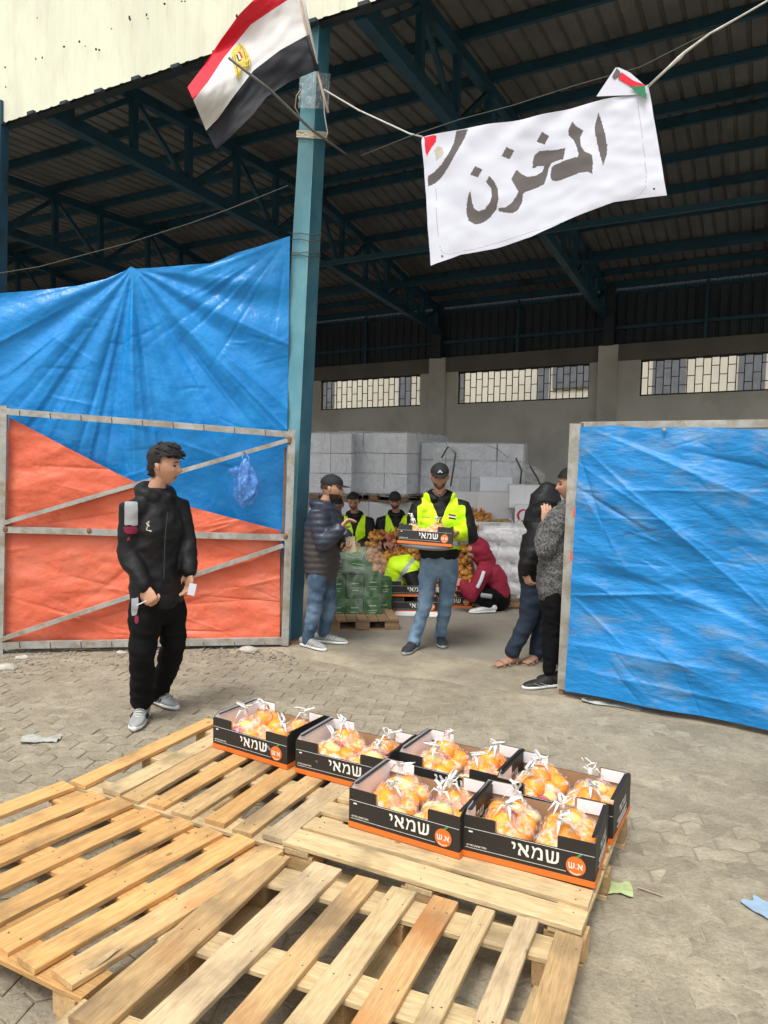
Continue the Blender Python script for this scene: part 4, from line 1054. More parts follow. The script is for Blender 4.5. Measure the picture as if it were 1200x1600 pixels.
    if full: add_me(mb,me_slog,fm(.012,.046)); mb.box((.03,-.0008,.104),(.008,0,0),(0,.0003,0),(0,0,.003))
    part('lettering',mb,'white_print')
    mb=MB(); n=28; ol=[Vector((.435+.036*math.cos(2*math.pi*k/n),-.0022,.066+.036*math.sin(2*math.pi*k/n))) for k in range(n)]
    mb.prism(ol,Vector((0,.002,0))); em=part('orange_emblem',mb,'orange_print')
    mb=MB(); mb.prism([Vector((x,-.003,z)) for x,z in ((.436,.104),(.445,.113),(.458,.117),(.452,.108),(.442,.101))],Vector((0,.002,0))); part('leaf',mb,'leaf_print',par=em)
    mb=MB(); polys,wd=word(['shin','dot','alef'],.022,.10); lm=poly_mesh(polys); add_me(mb,lm,Matrix(((1,0,0,.435-wd/2),(0,0,-1,-.0030),(0,1,0,.056),(0,0,0,1)))); 
    n=10; mb.prism([Vector((.435+.031*math.cos(math.radians(225+k*9)),-.0032,.066+.031*math.sin(math.radians(225+k*9)))) for k in range(n)]+[Vector((.435+.028*math.cos(math.radians(225+k*9)),-.0032,.066+.028*math.sin(math.radians(225+k*9)))) for k in range(n-1,-1,-1)],Vector((0,.0006,0)))
    part('emblem_lettering',mb,'white_print',par=em)
    return C
def bag(loc,rz,seed,label,kinds,hx=.100,hy=.066,knot=True,par=None,grp='clear bags of mixed fruit in the crates'):
    r=random.Random(seed); Bg=thing('fruit_bag',loc,label,'bag',grp,rz)
    src=MB(); L=Vector(loc)
    def part(nm,me,mt,sm=True):
        me.materials.append(MATS[mt]); 
        if sm: me.polygons.foreach_set('use_smooth',[True]*len(me.polygons))
        o=bpy.data.objects.new(nm,me); COL.objects.link(o); o.parent=Bg; return o
    pos=[(-.62,-.52,.1),(.58,-.60,.05),(-.55,.58,.1),(.6,.52,.1),(.0,.0,.72),(-.05,-.85,.35),(.1,.8,.4)]
    for k,(kx,ky,kz) in enumerate(pos):
        kind=kinds[k%len(kinds)]; rad={'orange':.051,'apple':.041,'lemon':.037}[kind]*r.uniform(.93,1.08)
        c=Vector((kx*hx+r.uniform(-.008,.008),ky*hy+r.uniform(-.008,.008),.042+kz*.072+r.uniform(-.004,.006)))
        mb=MB(); sz=(rad,rad*.97,rad*.92) if kind!='lemon' else (rad*1.35,rad*.85,rad*.85)
        mb.sphere(c,sz,16,11)
        if kind!='lemon': mb.sphere(c+Vector((r.uniform(-.01,.01),r.uniform(-.01,.01),rad*.88)),(.004,.004,.0025),6,4,mi=0)
        part({'orange':'orange','apple':'apple','lemon':'lemon'}[kind],mb.mesh(),{'orange':'fruit_orange','apple':'fruit_red','lemon':'fruit_yellow'}[kind])
        src.sphere(c,[s+.010 for s in sz],10,8)
    tip=Vector((r.uniform(-.04,.04),r.uniform(-.03,.04),.165))
    src.loft([Vector((0,0,.04)),Vector((0,0,.09)),tip*.8,tip],[(hx*1.0,hy*1.0),(hx*.7,hy*.7),(.02,.016),(.010,.010)],n=16)
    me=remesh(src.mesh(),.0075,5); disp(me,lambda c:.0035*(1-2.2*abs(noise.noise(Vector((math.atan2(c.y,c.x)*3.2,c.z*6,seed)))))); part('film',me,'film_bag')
    mb=MB(); mb.loft([tip+Vector((0,0,-.008)),tip+Vector((0,0,.006))],[(.011,.010),(.009,.009)],n=10)
    for k in range(2 if knot else 1):
        a=r.uniform(0,6.28); d=Vector((math.cos(a),math.sin(a),0)); h=r.uniform(.028,.058); wv=d.cross(Z3)
        lean=Vector((r.uniform(-.055,.055),r.uniform(-.05,.05),-.008))
        pts=[tip,tip+d*.02+Z3*h*.55+wv*.006,tip+d*.012+lean+Z3*h,tip-d*.008+lean+Z3*h*.95,tip-d*.014+Z3*h*.45-wv*.006,tip]
        mb.loft(pts,[(.0070,.0016)]*6,side=[wv]*6,n=6,cap=False)
    for k in range(2):
        a=r.uniform(0,6.28); d=Vector((math.cos(a),math.sin(a),0)); mb.loft([tip,tip+d*.03+Z3*.01,tip+d*.06-Z3*.03],[(.006,.002),(.008,.002),(.003,.001)],n=6,cap=False)
    part('handle',mb.mesh(),'bag_handle')
    return Bg
mix=[['orange','orange','orange','orange','lemon','orange','apple'],['orange','lemon','orange','orange','orange','apple','orange'],['lemon','orange','orange','orange','lemon','orange','apple'],['orange','apple','orange','lemon','orange','orange','lemon'],['orange','orange','lemon','orange','orange','lemon','orange']]
CR_=[(333,1167,457,1205,'leftmost open fruit crate, farthest back on the left pallet'),
     (461.5,1206,570,1236,'second fruit crate from the left, bottle-neck between two pallets'),
     (545,1290,721,1343,'middle front fruit crate facing the camera with oranges on top'),
     (723,1336,925,1387,'rightmost front fruit crate at the edge of the pale pallet')]
CR_[1]=CR_[1][:4]+('second fruit crate from the left, straddling two pallets',)
crs=[]
for k,(x0,y0,x1,y1,lb) in enumerate(CR_):
    a=gz(x0,y0,ZT+.002); b=gz(x1,y1,ZT+.002); an=math.atan2(b.y-a.y,b.x-a.x)
    if k==1: an=math.radians(-28)
    crs.append((a,an)); crate(a,an,lb)
a3,n3=crs[2]; a4,n4=crs[3]
dv=lambda n:Vector((-math.sin(n),math.cos(n),0)); du=lambda n:Vector((math.cos(n),math.sin(n),0))
c6f=gz(957,1320,ZT+.002); n6=math.radians(-29); a6=c6f-du(n6)*CW
crate(a6,n6,'back right fruit crate, farthest right of all'); crs.append((a6,n6))
t5=pl(622,1175,Vector((0,0,ZT+CH)),Z3); n5=math.radians(-30); a5=Vector((t5.x,t5.y,ZT+.002)); crate(a5,n5,'fruit crate behind the middle front one, closed in by its neighbours'); crs.append((a5,n5))
wh=['leftmost crate','second crate from the left','middle front crate','right front crate','back right crate','crate behind the middle front one']
seedn=20
for ci,(a,an) in enumerate(crs):
    spots=[(.128,.118),(.372,.118),(.132,.238),(.374,.236)]
    for si,(x,y) in enumerate(spots):
        seedn+=1; r=random.Random(seedn)
        p=a+du(an)*(x+r.uniform(-.004,.004))+dv(an)*(y+r.uniform(-.002,.002))+Z3*(.012 + (.0 if si<2 else .008))
        kinds=mix[(ci*2+si*3)%5]
        bag(p,an+r.choice((0,math.pi))+r.uniform(-.08,.08),seedn,'clear bag of fruit at the %s of the %s'%(('front left','front right','back left','back right')[si],wh[ci]),kinds)
# ---------------------------------------------------------------- goods inside the hall
M('grey_carton',(.78,.79,.81),.5,.08,3,.2,20,dirt=(.62,.63,.66),dirt_amt=.35,ds=3,rnd=.08)
M('white_carton',(.80,.80,.80),.6,.06,3,.15,20,rnd=.08)
M('green_carton',(.020,.095,.022),.5,.15,4,.1,20,rnd=.15)
M('green_print',(.30,.42,.25),.6,.2,20)
M('plastic_dark',(.05,.055,.06),.35,.2,8,.3,30)
M('red_print',(.55,.03,.04),.6,.05)
M('onion_brown',(.50,.33,.12),.5,.25,20)
M('net_orange',(.62,.30,.05),.5,.35,30,.6,60,dirt=(.50,.16,.05),dirt_amt=.4,ds=7,rnd=.18)
M('net_red',(.46,.14,.08),.5,.35,30,.6,60,dirt=(.62,.36,.10),dirt_amt=.45,ds=9,rnd=.18)
film('film_sack',(.86,.86,.87),.42,.22,5,.6)
M('sack_white',(.70,.70,.70),.5,.08,4,.5,14)
M('paper_bag',(.50,.42,.30),.8,.15,10)
def carton(par,c,hx,hy,hz,ang,mat,name='carton',tilt=(0,0)):
    me=MB(); R=Matrix.Rotation(ang,3,'Z')@Matrix.Rotation(tilt[0],3,'X')@Matrix.Rotation(tilt[1],3,'Y')
    ax,ay,az=R@Vector((hx,0,0)),R@Vector((0,hy,0)),R@Vector((0,0,hz)); e=.985
    me.box(c,ax*.972,ay*.975,az*.968)
    o=me.build(name,mat,par)
    tp=MB().box(Vector(c)+az*(e+.003),ax*(e*.98),ay*.10,az*.002/hz) ; tp.box(Vector(c)-ay*(e+.004/hy*1.0),ax*.0+ax*.08,ay*.002/hy,az*e*.9)
    tp.build('tape_strip','white_carton' if mat!='green_carton' else 'green_print',o); return o
def base_pallet(par,c,hx,hy,ang,z,mat='wood_old'):
    R=Matrix.Rotation(ang,3,'Z'); X=R@Vector((1,0,0)); Y=R@Vector((0,1,0)); e=bpy.data.objects.new('pallet',None); COL.objects.link(e); e.parent=par; e.location=Vector(c)-Vector(par.location)
    for i in (-1,0,1):
        for j in (-1,0,1): MB().box(Vector(c)+X*i*(hx-.07)+Y*j*(hy-.06)+Z3*(z+.05),X*.07,Y*.05,Z3*.045).build('block',mat,e)
    for j in (-1,0,1): MB().box(Vector(c)+Y*j*(hy-.06)+Z3*(z+.012),X*hx,Y*.05,Z3*.010).build('runner',mat,e)
    n=7
    for i in range(n): MB().box(Vector(c)+X*(-hx+.05+(2*hx-.1)*i/(n-1))+Z3*(z+.108),X*.048,Y*hy,Z3*.010).build('slat',mat,e)
def load(name,c,ang,nx,ny,nzz,bx,by,bz,z0,mat,label,film_='film_load',drape=True,pallet_=True,seed=1,skip=()):
    Ld=thing(name,(c.x,c.y,0),label,'pallet load'); R=Matrix.Rotation(ang,3,'Z'); X=R@Vector((1,0,0)); Y=R@Vector((0,1,0)); r=random.Random(seed)
    hx,hy=nx*bx/2,ny*by/2
    if pallet_: base_pallet(Ld,Vector((c.x,c.y,0)),hx,hy,ang,z0); z0+=.12
    for k in range(nzz):
        for i in range(nx):
            for j in range(ny):
                if (i,j,k) in skip: continue
                if 0<i<nx-1 and 0<j<ny-1 and k<nzz-1: continue
                q=Vector((c.x,c.y,z0+bz*(k+.5)))+X*(-hx+bx*(i+.5)+r.uniform(-.006,.006))+Y*(-hy+by*(j+.5)+r.uniform(-.016,.012))
                carton(Ld,q,bx/2,by/2,bz/2,ang+r.uniform(-.01,.01),mat)
    if film_:
        mb=MB(); top=z0+bz*nzz; n=14
        ring=[]; per=[(-hx,-hy),(hx,-hy),(hx,hy),(-hx,hy)]
        pts=[]
        for s in range(4):
            a,b=per[s],per[(s+1)%4]
            for t in range(n): pts.append((a[0]+(b[0]-a[0])*t/n,a[1]+(b[1]-a[1])*t/n))
        m=len(pts); nzr=10
        for zi in range(nzr+1):
            for (x,y) in pts:
                z=z0-.03+(top-z0+.05)*zi/nzr; p=Vector((c.x,c.y,z))+X*x*1.02+Y*y*1.02; q=p+ (X*x+Y*y).normalized()*(.014+.016*noise.noise(Vector((p.x*4,p.y*4,p.z*7))))
                mb.v.append(tuple(q))
        for zi in range(nzr):
            for k in range(m): mb.f.append((zi*m+k,zi*m+(k+1)%m,(zi+1)*m+(k+1)%m,(zi+1)*m+k)); mb.m.append(0)
        mb.f.append(tuple(nzr*m+k for k in range(m))); mb.m.append(0)
        mb.build('wrap_film',film_,Ld,40)
    return Ld
# big grey wrapped loads, two high
g1=aty(548,788,11.0); ga=math.radians(-7)
load('wrapped_load',aty(526,789,11.35),ga,2,3,3,.31,.36,.305,.0,'grey_carton','grey shrink-wrapped carton load at the far left of the stack, on the floor',seed=2)
load('wrapped_load',aty(526,789,11.35),ga,2,3,3,.31,.36,.292,1.035,'grey_carton','upper grey carton load nearest the pillar, top of its stack',seed=3)
load('wrapped_load',aty(605,789,11.7),ga+.02,3,4,3,.40,.36,.305,.0,'white_carton','pale carton load with black printing behind the men in yellow vests',seed=4,film_=None)
load('wrapped_load',aty(617,789,11.75),ga-.30,3,4,3,.36,.42,.30,1.035,'grey_carton','broad grey shrink-wrapped load above the men in yellow vests',seed=5)
q=aty(585,843,11.02); 
wk=MB(); 
for i,(x,w_) in enumerate(((573,5),(580,8),(590,10),(598,6))): wk.box(aty(x,842-(i%2),10.87),Vector((w_/2*.0095,0,0)),(0,.002,0),Vector((0,0,.012+.006*(i%2))))
tag(wk.build('lettering','black_gap'),None,None); wk_o=bpy.data.objects[-1] if False else None
for o in [o for o in bpy.data.objects if o.name.startswith('lettering') and o.parent is None]:
    L_=[l for l in bpy.data.objects if l.name.startswith('wrapped_load') and 'pale carton' in l.get('label','')][0]; o.parent=L_; o.data.transform(Matrix.Translation(-L_.location))
# right hand heap of loads
load('wrapped_load',aty(745,735,11.6),-.18,4,3,3,.42,.40,.30,.0,'grey_carton','lower grey load behind the heap of loose white boxes',seed=6,film_=None)
load('wrapped_load',aty(742,735,11.6),-.22,4,3,3,.38,.40,.255,1.04,'grey_carton','grey wrapped load under crumpled grey film right of the vest man head',seed=7)
dr=sheet([(678,702),(700,690),(725,697),(760,696),(790,706),(815,724),(840,730),(852,742)],[(676,735),(700,712),(722,716),(760,716),(790,722),(812,745),(835,760),(848,762)],Vector((0,10.9,0)),Vector((0,-1,0)),60,14,lambda s,t,q:.10*noise.noise(Vector((q.x*4,q.z*6,1)))+.05*noise.noise(Vector((q.x*11,q.z*9,4))))
tag(dr.build('loose_film','film_load',None,True),'crumpled loose grey film draped over the top of the right hand load','plastic film')
for qi,pts in enumerate(([(690,715),(700,698),(712,708),(708,735),(704,760)],[(760,695),(778,702),(795,716)],[(806,716),(815,735),(812,762)],[(828,728),(840,748),(846,762)])):
    o=MB().loft([aty(x,y,10.78) for x,y in pts],[(.013,.004)]*len(pts),n=7).build('dark_strap','plastic_dark',None,True)
    tag(o,('bent dark plastic strap just right of the vest man cap','dark plastic strip on the crest of the draped film','dark strip down the right part of the draped film','short dark strip at the far right end of the draped film')[qi],'strap')
def loose(x,y,w,h,Y,ang,label,mat='white_carton',roll=0,d=.36,cat='box',logo=False):
    c=aty(x,y,Y); s=Y/FPX; e=thing('carton',(c.x,c.y,c.z-h*s/2),label,cat)
    R=Matrix.Rotation(ang,3,'Z')@Matrix.Rotation(roll,3,'Y'); X=R@Vector((w*s/2,0,0)); Yv=R@Vector((0,d/2,0)); Zv=R@Vector((0,0,h*s/2)); cc=c+Yv
    MB().box(cc,X,Yv,Zv).build('carton_body',mat,e); MB().box(cc-Yv*1.008,X*.03,Yv*.006,Zv*.98).build('tape_strip','grey_carton',e); MB().box(cc+Zv*1.01,X*.98,Yv*.1,Zv*.01).build('tape_strip','grey_carton',e)
    if logo:
        n=16; P=cc-Yv*1.012; r_=.085
        o1=[P-X*.45+X.normalized()*(r_*math.cos(math.radians(50+k*260/n)))+Zv.normalized()*(r_*math.sin(math.radians(50+k*260/n))) for k in range(n+1)]
        o2=[P-X*.40+X.normalized()*(r_*.78*math.cos(math.radians(45+k*270/n)))+Zv.normalized()*(r_*.78*math.sin(math.radians(45+k*270/n))) for k in range(n,-1,-1)]
        MB().prism(o1+o2,-Yv.normalized()*.003).build('crescent_emblem','red_print',e); 
        for k in range(3): MB().box(P+X*.35+Zv*(.35-.3*k),X*(.42-.1*k),Yv*.004,Zv*.035).build('printed_line','plastic_dark',e)
    return e
loose(775,758,50,26,10.4,-.2,'grey taped box on top of the loose heap, below the crumpled film','grey_carton')
loose(728,795,62,52,10.2,-.15,'white box partly hidden by the vest man shoulder')
loose(773,796,54,54,10.0,-.12,'large plain white box in the middle of the heap')
loose(820,776,48,36,9.7,-.1,'clean white box standing at the right of the heap top')
loose(829,806,48,34,9.5,-.15,'white box with a red crescent emblem',logo=True)
loose(722,850,50,60,10.3,-.15,'white box low down behind the orange net pile')
loose(805,838,40,34,9.3,-.2,'white box tipped over at an angle below the crescent box',roll=-.62,d=.3)
loose(860,800,40,60,9.9,-.2,'white box behind the hooded man','grey_carton')
loose(850,850,40,50,9.5,-.2,'white carton low behind the hooded man')
# open box of onions
e=thing('produce_box',aty(771,852,9.6),'open white box filled with onions above the crouching man','box')
c=aty(771,836,9.6); W_=.24; X=Vector((1,-.12,0)).normalized(); Y_=Vector((.12,1,0)).normalized()
for s in (-1,1):
    MB().box(c+X*s*W_+Y_*.17,X*.006,Y_*.17,Z3*.19).build('side_panel','white_carton',e)
MB().box(c,X*W_,Y_*.006,Z3*.17).build('front_panel','white_carton',e); MB().box(c+Y_*.34,X*W_,Y_*.006,Z3*.2).build('back_panel','white_carton',e)
on=MB(); r=random.Random(4)
for k in range(70): on.sphere(c+X*r.uniform(-.2,.2)+Y_*r.uniform(.03,.31)+Z3*(.13+r.uniform(-.02,.05)),r.uniform(.022,.034),8,6)
tag(on.build('onion','onion_brown',e,True),kind='stuff')
# white woven sacks wrapped on a pallet
e=thing('sack_stack',aty(800,945,8.95),'white wrapped sacks stacked on a small pallet behind the crouching man','pallet load')
c0=gz(800,948); r=random.Random(6)
for k in range(4):
    z=.22+k*.20; w_=.42-.03*k; mb=MB().loft([Vector((c0.x-w_*.75,c0.y+.1+.03*k,z)),Vector((c0.x-w_*.4,c0.y+.1,z)),Vector((c0.x+w_*.4,c0.y+.12,z)),Vector((c0.x+w_*.75,c0.y+.15,z))],[(.22,.09),(.26,.115),(.26,.115),(.22,.09)],side=Vector((0,1,0)),n=16)
    me=remesh(mb.mesh(),.016,2); disp(me,lambda c:.045*fbm(c,4,k)+.012*(1-2.5*abs(noise.noise(c*9)))); put('sack',me,'sack_white',e,True)
base_pallet(e,Vector((c0.x,c0.y+.12,0)),.36,.28,0,0)
mb=MB(); N_=44
for j in range(17):
    z=.13+.80*j/16; k=1-.10*(j/16)**3
    for i in range(N_):
        a=2*math.pi*i/N_; sx_=abs(math.cos(a))**.55*math.copysign(1,math.cos(a)); sy_=abs(math.sin(a))**.55*math.copysign(1,math.sin(a)); p=Vector((c0.x+sx_*.43*k,c0.y+.13+sy_*.31*k,z)); p+=Vector((sx_,sy_,0))*(.03*noise.noise(Vector((p.x*5,p.y*5,p.z*11)))+.012*math.sin(z*34+sx_*2)); mb.v.append(tuple(p))
for j in range(16):
    for i in range(N_): mb.f.append((j*N_+i,j*N_+(i+1)%N_,(j+1)*N_+(i+1)%N_,(j+1)*N_+i)); mb.m.append(0)
mb.f.append(tuple(16*N_+i for i in range(N_))); mb.m.append(0)
mb.build('wrap_film','film_sack',e,True)
# net bags of oranges: a heap
def netbag(seed,mt):
    r=random.Random(seed); mb=MB()
    for k in range(13):
        v=Vector((r.gauss(0,1),r.gauss(0,1),r.gauss(0,.8))); v.normalize(); mb.sphere(Vector((v.x*.09,v.y*.075,v.z*.06)),r.uniform(.032,.040),9,7)
    mb.loft([Vector((0,0,.06)),Vector((r.uniform(-.02,.02),0,.10))],[.015,.010],n=6)
    me=mb.mesh('net'); me.materials.append(MATS[mt]); me.polygons.foreach_set('use_smooth',[True]*len(me.polygons)); return me
NM=[netbag(k,'net_orange' if k%3 else 'net_red') for k in range(6)]
def heap(region,Yr,n,seed,label,grp):
    r=random.Random(seed); c=0; pts=[]
    while c<n:
        x=r.uniform(*region[0]); y=r.uniform(*region[1])
        if not inpoly(x,y,region[2]): continue
        Y=Yr[0]+(Yr[1]-Yr[0])*(region[1][1]-y)/(region[1][1]-region[1][0])+r.uniform(-.08,.08); q=aty(x,y,Y)
        if q.z<.06: q.z=.06
        if any((q-p).length<.085 for p in pts) and r.random()<.93: continue
        pts.append(q); c+=1
        o=bpy.data.objects.new('net_bag',NM[c%6]); COL.objects.link(o); o.location=q; o.rotation_euler=(r.uniform(-.6,.6),r.uniform(-.6,.6),r.uniform(0,6.28)); tag(o,('reddish ' if (c%6)%3==0 else 'orange ')+label,'net bag',grp)
# solid wooden bins under the heaps keep the bags off the floor
heap(((570,650),(815,915),[(572,850),(590,832),(615,822),(650,818),(655,915),(610,912),(585,880)]),(9.0,10.2),46,11,'net bag of oranges in the heap between green cartons and vest man','net bags of oranges left of the vest man')
heap(((680,770),(800,948),[(684,840),(745,800),(765,815),(748,850),(730,870),(725,905),(745,925),(760,948),(690,948),(688,900)]),(8.45,10.0),105,12,'net bag of oranges in the tall heap right of the vest man','net bags of oranges right of the vest man')
hp=MB(); 
for (x,y,Y,a_,b_,h_) in ((615,930,10.1,.55,.5,.55),(725,900,10.0,.48,.5,.62)):
    q=gz(x,y); q=aty(x,y,Y); hp=MB(); hp.loft([Vector((q.x,q.y,0)),Vector((q.x,q.y,h_*.7)),Vector((q.x,q.y,h_))],[(a_,b_),(a_*.85,b_*.85),(a_*.4,b_*.4)],n=16); me=hp.mesh(); disp(me,lambda c:.05*fbm(c,3,1)); tag(put('produce_heap',me,'net_red',None,True),'lower packed mass of the %s orange heap'%('left' if x<650 else 'right'),'produce',kind='stuff')
# green cartons under film on an old pallet
gp=gz(560,985); gang=math.radians(8)
e=thing('green_load',(gp.x,gp.y,0),'dark green printed cartons under clear film on an old pallet beside the man in jeans','pallet load')
cx=gz(558,985)+Vector((.0,.35,0)); base_pallet(e,Vector((cx.x,cx.y,0)),.36,.40,gang,0,'wood_old')
def gcarton(x,y,Y,w,h,ang=.14,roll=0,pitch=0,prints=True):
    c=aty(x,y,Y); s=Y/FPX; R=Matrix.Rotation(ang,3,'Z')@Matrix.Rotation(roll,3,'Y')@Matrix.Rotation(pitch,3,'X'); X=R@Vector((w*s/2,0,0)); Yv=R@Vector((0,.13,0)); Zv=R@Vector((0,0,h*s/2)); c=c+Yv
    o=MB().box(c,X*.97,Yv,Zv*.97).build('green_box','green_carton',e)
    if prints:
        mb=MB(); mb.box(c-Yv*1.01+Zv*.30,X*.42,Yv*.01,Zv*.05); mb.box(c-Yv*1.01-Zv*.1,X*.5,Yv*.01,Zv*.03); mb.box(c-Yv*1.01-Zv*.3,X*.36,Yv*.01,Zv*.04); mb.build('printed_label','green_print',o)
for i,(x,y,w,h) in enumerate(((527,955,27,37),(554,955,27,37),(582,952,28,38))): gcarton(x,y,7.35,w,h)
for i,(x,y,w,h) in enumerate(((527,918,27,36),(555,917,27,36),(583,915,27,36))): gcarton(x,y,7.42,w,h)
gcarton(600,950,7.6,24,34,.14); gcarton(602,920,7.65,22,30,.14)
gcarton(560,885,7.5,46,22,.2,.16,-.35); gcarton(548,868,7.6,40,20,-.2,.25,-.5); gcarton(532,890,7.6,22,40,.5,.0,0); gcarton(510,905,7.9,26,90,.3); gcarton(505,950,7.9,24,60,.3)
mb=MB(); 
ctr=aty(558,930,7.65); N_=40
for j in range(15):
    t=j/14; z=.14+t*.66; k=(1-.32*t**2)
    for i in range(N_):
        a=2*math.pi*i/N_; sx_=abs(math.cos(a))**.5*math.copysign(1,math.cos(a)); sy_=abs(math.sin(a))**.5*math.copysign(1,math.sin(a))
        p=Vector((ctr.x+.01+sx_*.335*k+.0,ctr.y+sy_*.37*k,z)); p+=Vector((sx_,sy_,0))*.03*noise.noise(Vector((p.x*6,p.y*6,p.z*9)))
        mb.v.append(tuple(p))
for j in range(14):
    for i in range(N_): mb.f.append((j*N_+i,j*N_+(i+1)%N_,(j+1)*N_+(i+1)%N_,(j+1)*N_+i)); mb.m.append(0)
mb.build('wrap_film','film_clear',e,True)
# crates waiting on the floor behind the vest man
def floor_crate(x,y,Y,ang,label,z=None):
    q=aty(x,y,Y); q.z=z if z is not None else .012; return crate(q,ang,label,full=False)
floor_crate(612,962,7.95,.05,'lower black fruit crate on the hall floor behind the green load'); floor_crate(608,962,7.98,.02,'black fruit crate stacked second on the hall floor behind the green load',z=.185)
floor_crate(668,948,8.3,-.06,'black fruit crate on the hall floor between the legs of the vest man'); floor_crate(704,945,8.4,.0,'black fruit crate on the hall floor just right of the vest man',z=.013)
cb=gz(652,976); tag(MB().box(gz(655,962)+Z3*.02,(.26,-.03,0),(.02,.10,0),(0,0,.006)).build('cardboard_sheet','white_carton'),'flat pale cardboard sheet on the floor behind the walking man','cardboard')
# ---------------------------------------------------------------- people
M('skin',(.52,.29,.19),.5,.06,20,.08,200,spec=.35,sss=.05)
M('skin_tan',(.42,.225,.145),.5,.06,20,.08,200,spec=.35,sss=.05)
M('lip',(.34,.13,.10),.5,.05)
M('stubble',(.13,.08,.06),.8,.2,60,.3,300)
M('hair',(.012,.010,.009),.55,.3,60,.8,160)
M('beard',(.05,.028,.018),.8,.3,60,.6,200)
M('eye_dark',(.02,.012,.01),.2,.05)
M('cap_black',(.016,.016,.018),.75,.15,20,.2,200)
M('black_cloth',(.0048,.0048,.006),.62,.25,6,.3,50,spec=.35)
M('black_trouser',(.0038,.0038,.0045),.88,.2,6,.3,50,spec=.2)
M('shell_black',(.008,.008,.010),.6,.25,8,.35,40)
M('puffer_navy',(.028,.036,.056),.42,.2,5,.3,30,spec=.5)
M('puffer_grey',(.050,.045,.046),.48,.2,5,.3,30,spec=.5)
M('jeans_blue',(.12,.20,.29),.85,.28,5,.4,160,dirt=(.27,.39,.50),dirt_amt=.42,ds=3.5)  # paler patches: faded denim, contrast raised to paint fold shading
M('jeans_mid',(.055,.10,.16),.85,.25,5,.4,160,dirt=(.16,.24,.34),dirt_amt=.40,ds=4)  # fade patches here also carry painted fold shading
M('jeans_dark',(.016,.028,.048),.85,.25,5,.35,120)
M('vest_yellow',(.62,.95,.015),.55,.07,6,.25,25,spec=.3)
M('reflect_grey',(.42,.46,.46),.4,.1,20)
M('knit_grey',(.16,.16,.155),.95,.5,90,.7,90,dirt=(.035,.035,.035),dirt_amt=.52,ds=60)
M('hoodie_red',(.26,.012,.035),.8,.15,6,.3,40)
M('shoe_grey',(.30,.31,.30),.7,.2,20,.3,80)
M('shoe_white',(.66,.66,.64),.6,.1,20)
M('shoe_dark',(.03,.035,.04),.7,.2,20,.3)
M('shoe_black',(.02,.02,.02),.6,.2,20)
M('sandal_tan',(.22,.16,.12),.8,.2,10)
M('grey_patch',(.30,.31,.32),.7,.1,10,.2)
M('maroon_trim',(.20,.01,.04),.7,.1)
M('shirt_light',(.45,.43,.41),.8,.1)
M('brown_hem',(.16,.10,.08),.85,.1)
M('phone_black',(.02,.02,.025),.2,.05)

def head_parts(c, f, s=1.0, up=Z3, lod=1):
    """face looks along f; returns MB of the skin (0 skin 1 lip 2 stubble) and a mapping head-local -> world"""
    f=unit(f); side=unit(f.cross(up)); u=side.cross(f); nu,nv=(56,44) if lod else (32,26)
    def W(x,y,z): return c+side*(x*s)+f*(y*s)+u*(z*s)
    def g(x,z,cx,cz,sx_,sz_): return math.exp(-((x-cx)/sx_)**2-((z-cz)/sz_)**2)
    def surf(th,ph):
        X=math.sin(th)*math.sin(ph); Yd=math.sin(th)*math.cos(ph); Zd=math.cos(th)
        x=.076*X; y=.096*Yd; z=.116*Zd
        low=max(0,-z-.01)/.106
        x*=1-.34*low**1.3
        if Yd<0: y*=1-.55*low
        else: y*=1-.10*low; 
        y+=.012*low if Yd>0 else 0
        if z>0: y-=.006*0; x*=1+.02
        fr=max(0,Yd); fr=fr**.7 if fr>0 else 0
        dy=0
        dy+=.021*math.exp(-(x/.0125)**2)*(math.exp(-((z+.030)/.014)**2)+.55*math.exp(-((z+.010)/.022)**2))
        dy+=-.013*(g(x,z,.031,.006,.016,.013)+g(x,z,-.031,.006,.016,.013))
        dy+=.006*(g(x,z,.028,.030,.026,.009)+g(x,z,-.028,.030,.026,.009))
        dy+=.005*(g(x,z,.042,-.026,.018,.018)+g(x,z,-.042,-.026,.018,.018))
        dy+=.0075*math.exp(-(x/.024)**2)*(math.exp(-((z+.058)/.0055)**2)+math.exp(-((z+.070)/.006)**2))-.006*math.exp(-(x/.026)**2)*math.exp(-((z+.064)/.0028)**2)
        dy+=.009*g(x,z,0,-.098,.018,.014)
        y+=dy*fr
        return x,y,z
    mb=MB(); vs=[];pp=[]
    for j in range(nv+1):
        th=math.pi*j/nv
        for i in range(nu):
            x,y,z=surf(th,2*math.pi*i/nu); pp.append((x,y,z)); vs.append(W(x,y,z))
    fs=[];ms=[]
    for j in range(nv):
        for i in range(nu):
            a=j*nu+i;b=j*nu+(i+1)%nu; fs.append((a,a+nu,b+nu,b))
            cx,cy,cz=[(pp[a][k]+pp[b+nu][k])/2 for k in range(3)]
            m=0
            if cy>.05 and abs(cx)<.024 and -.075<cz<-.053: m=1
            ms.append(m)
    mb.v=vs; mb.f=fs; mb.m=ms
    for sg in (-1,1):  # ears
        mb.loft([W(sg*.074,-.004,.018),W(sg*.080,-.010,.012),W(sg*.081,-.009,-.005),W(sg*.077,-.003,-.022)],[(.006,.010),(.006,.017),(.006,.014),(.005,.007)],side=[side]*4,n=10)
    return mb,W,surf
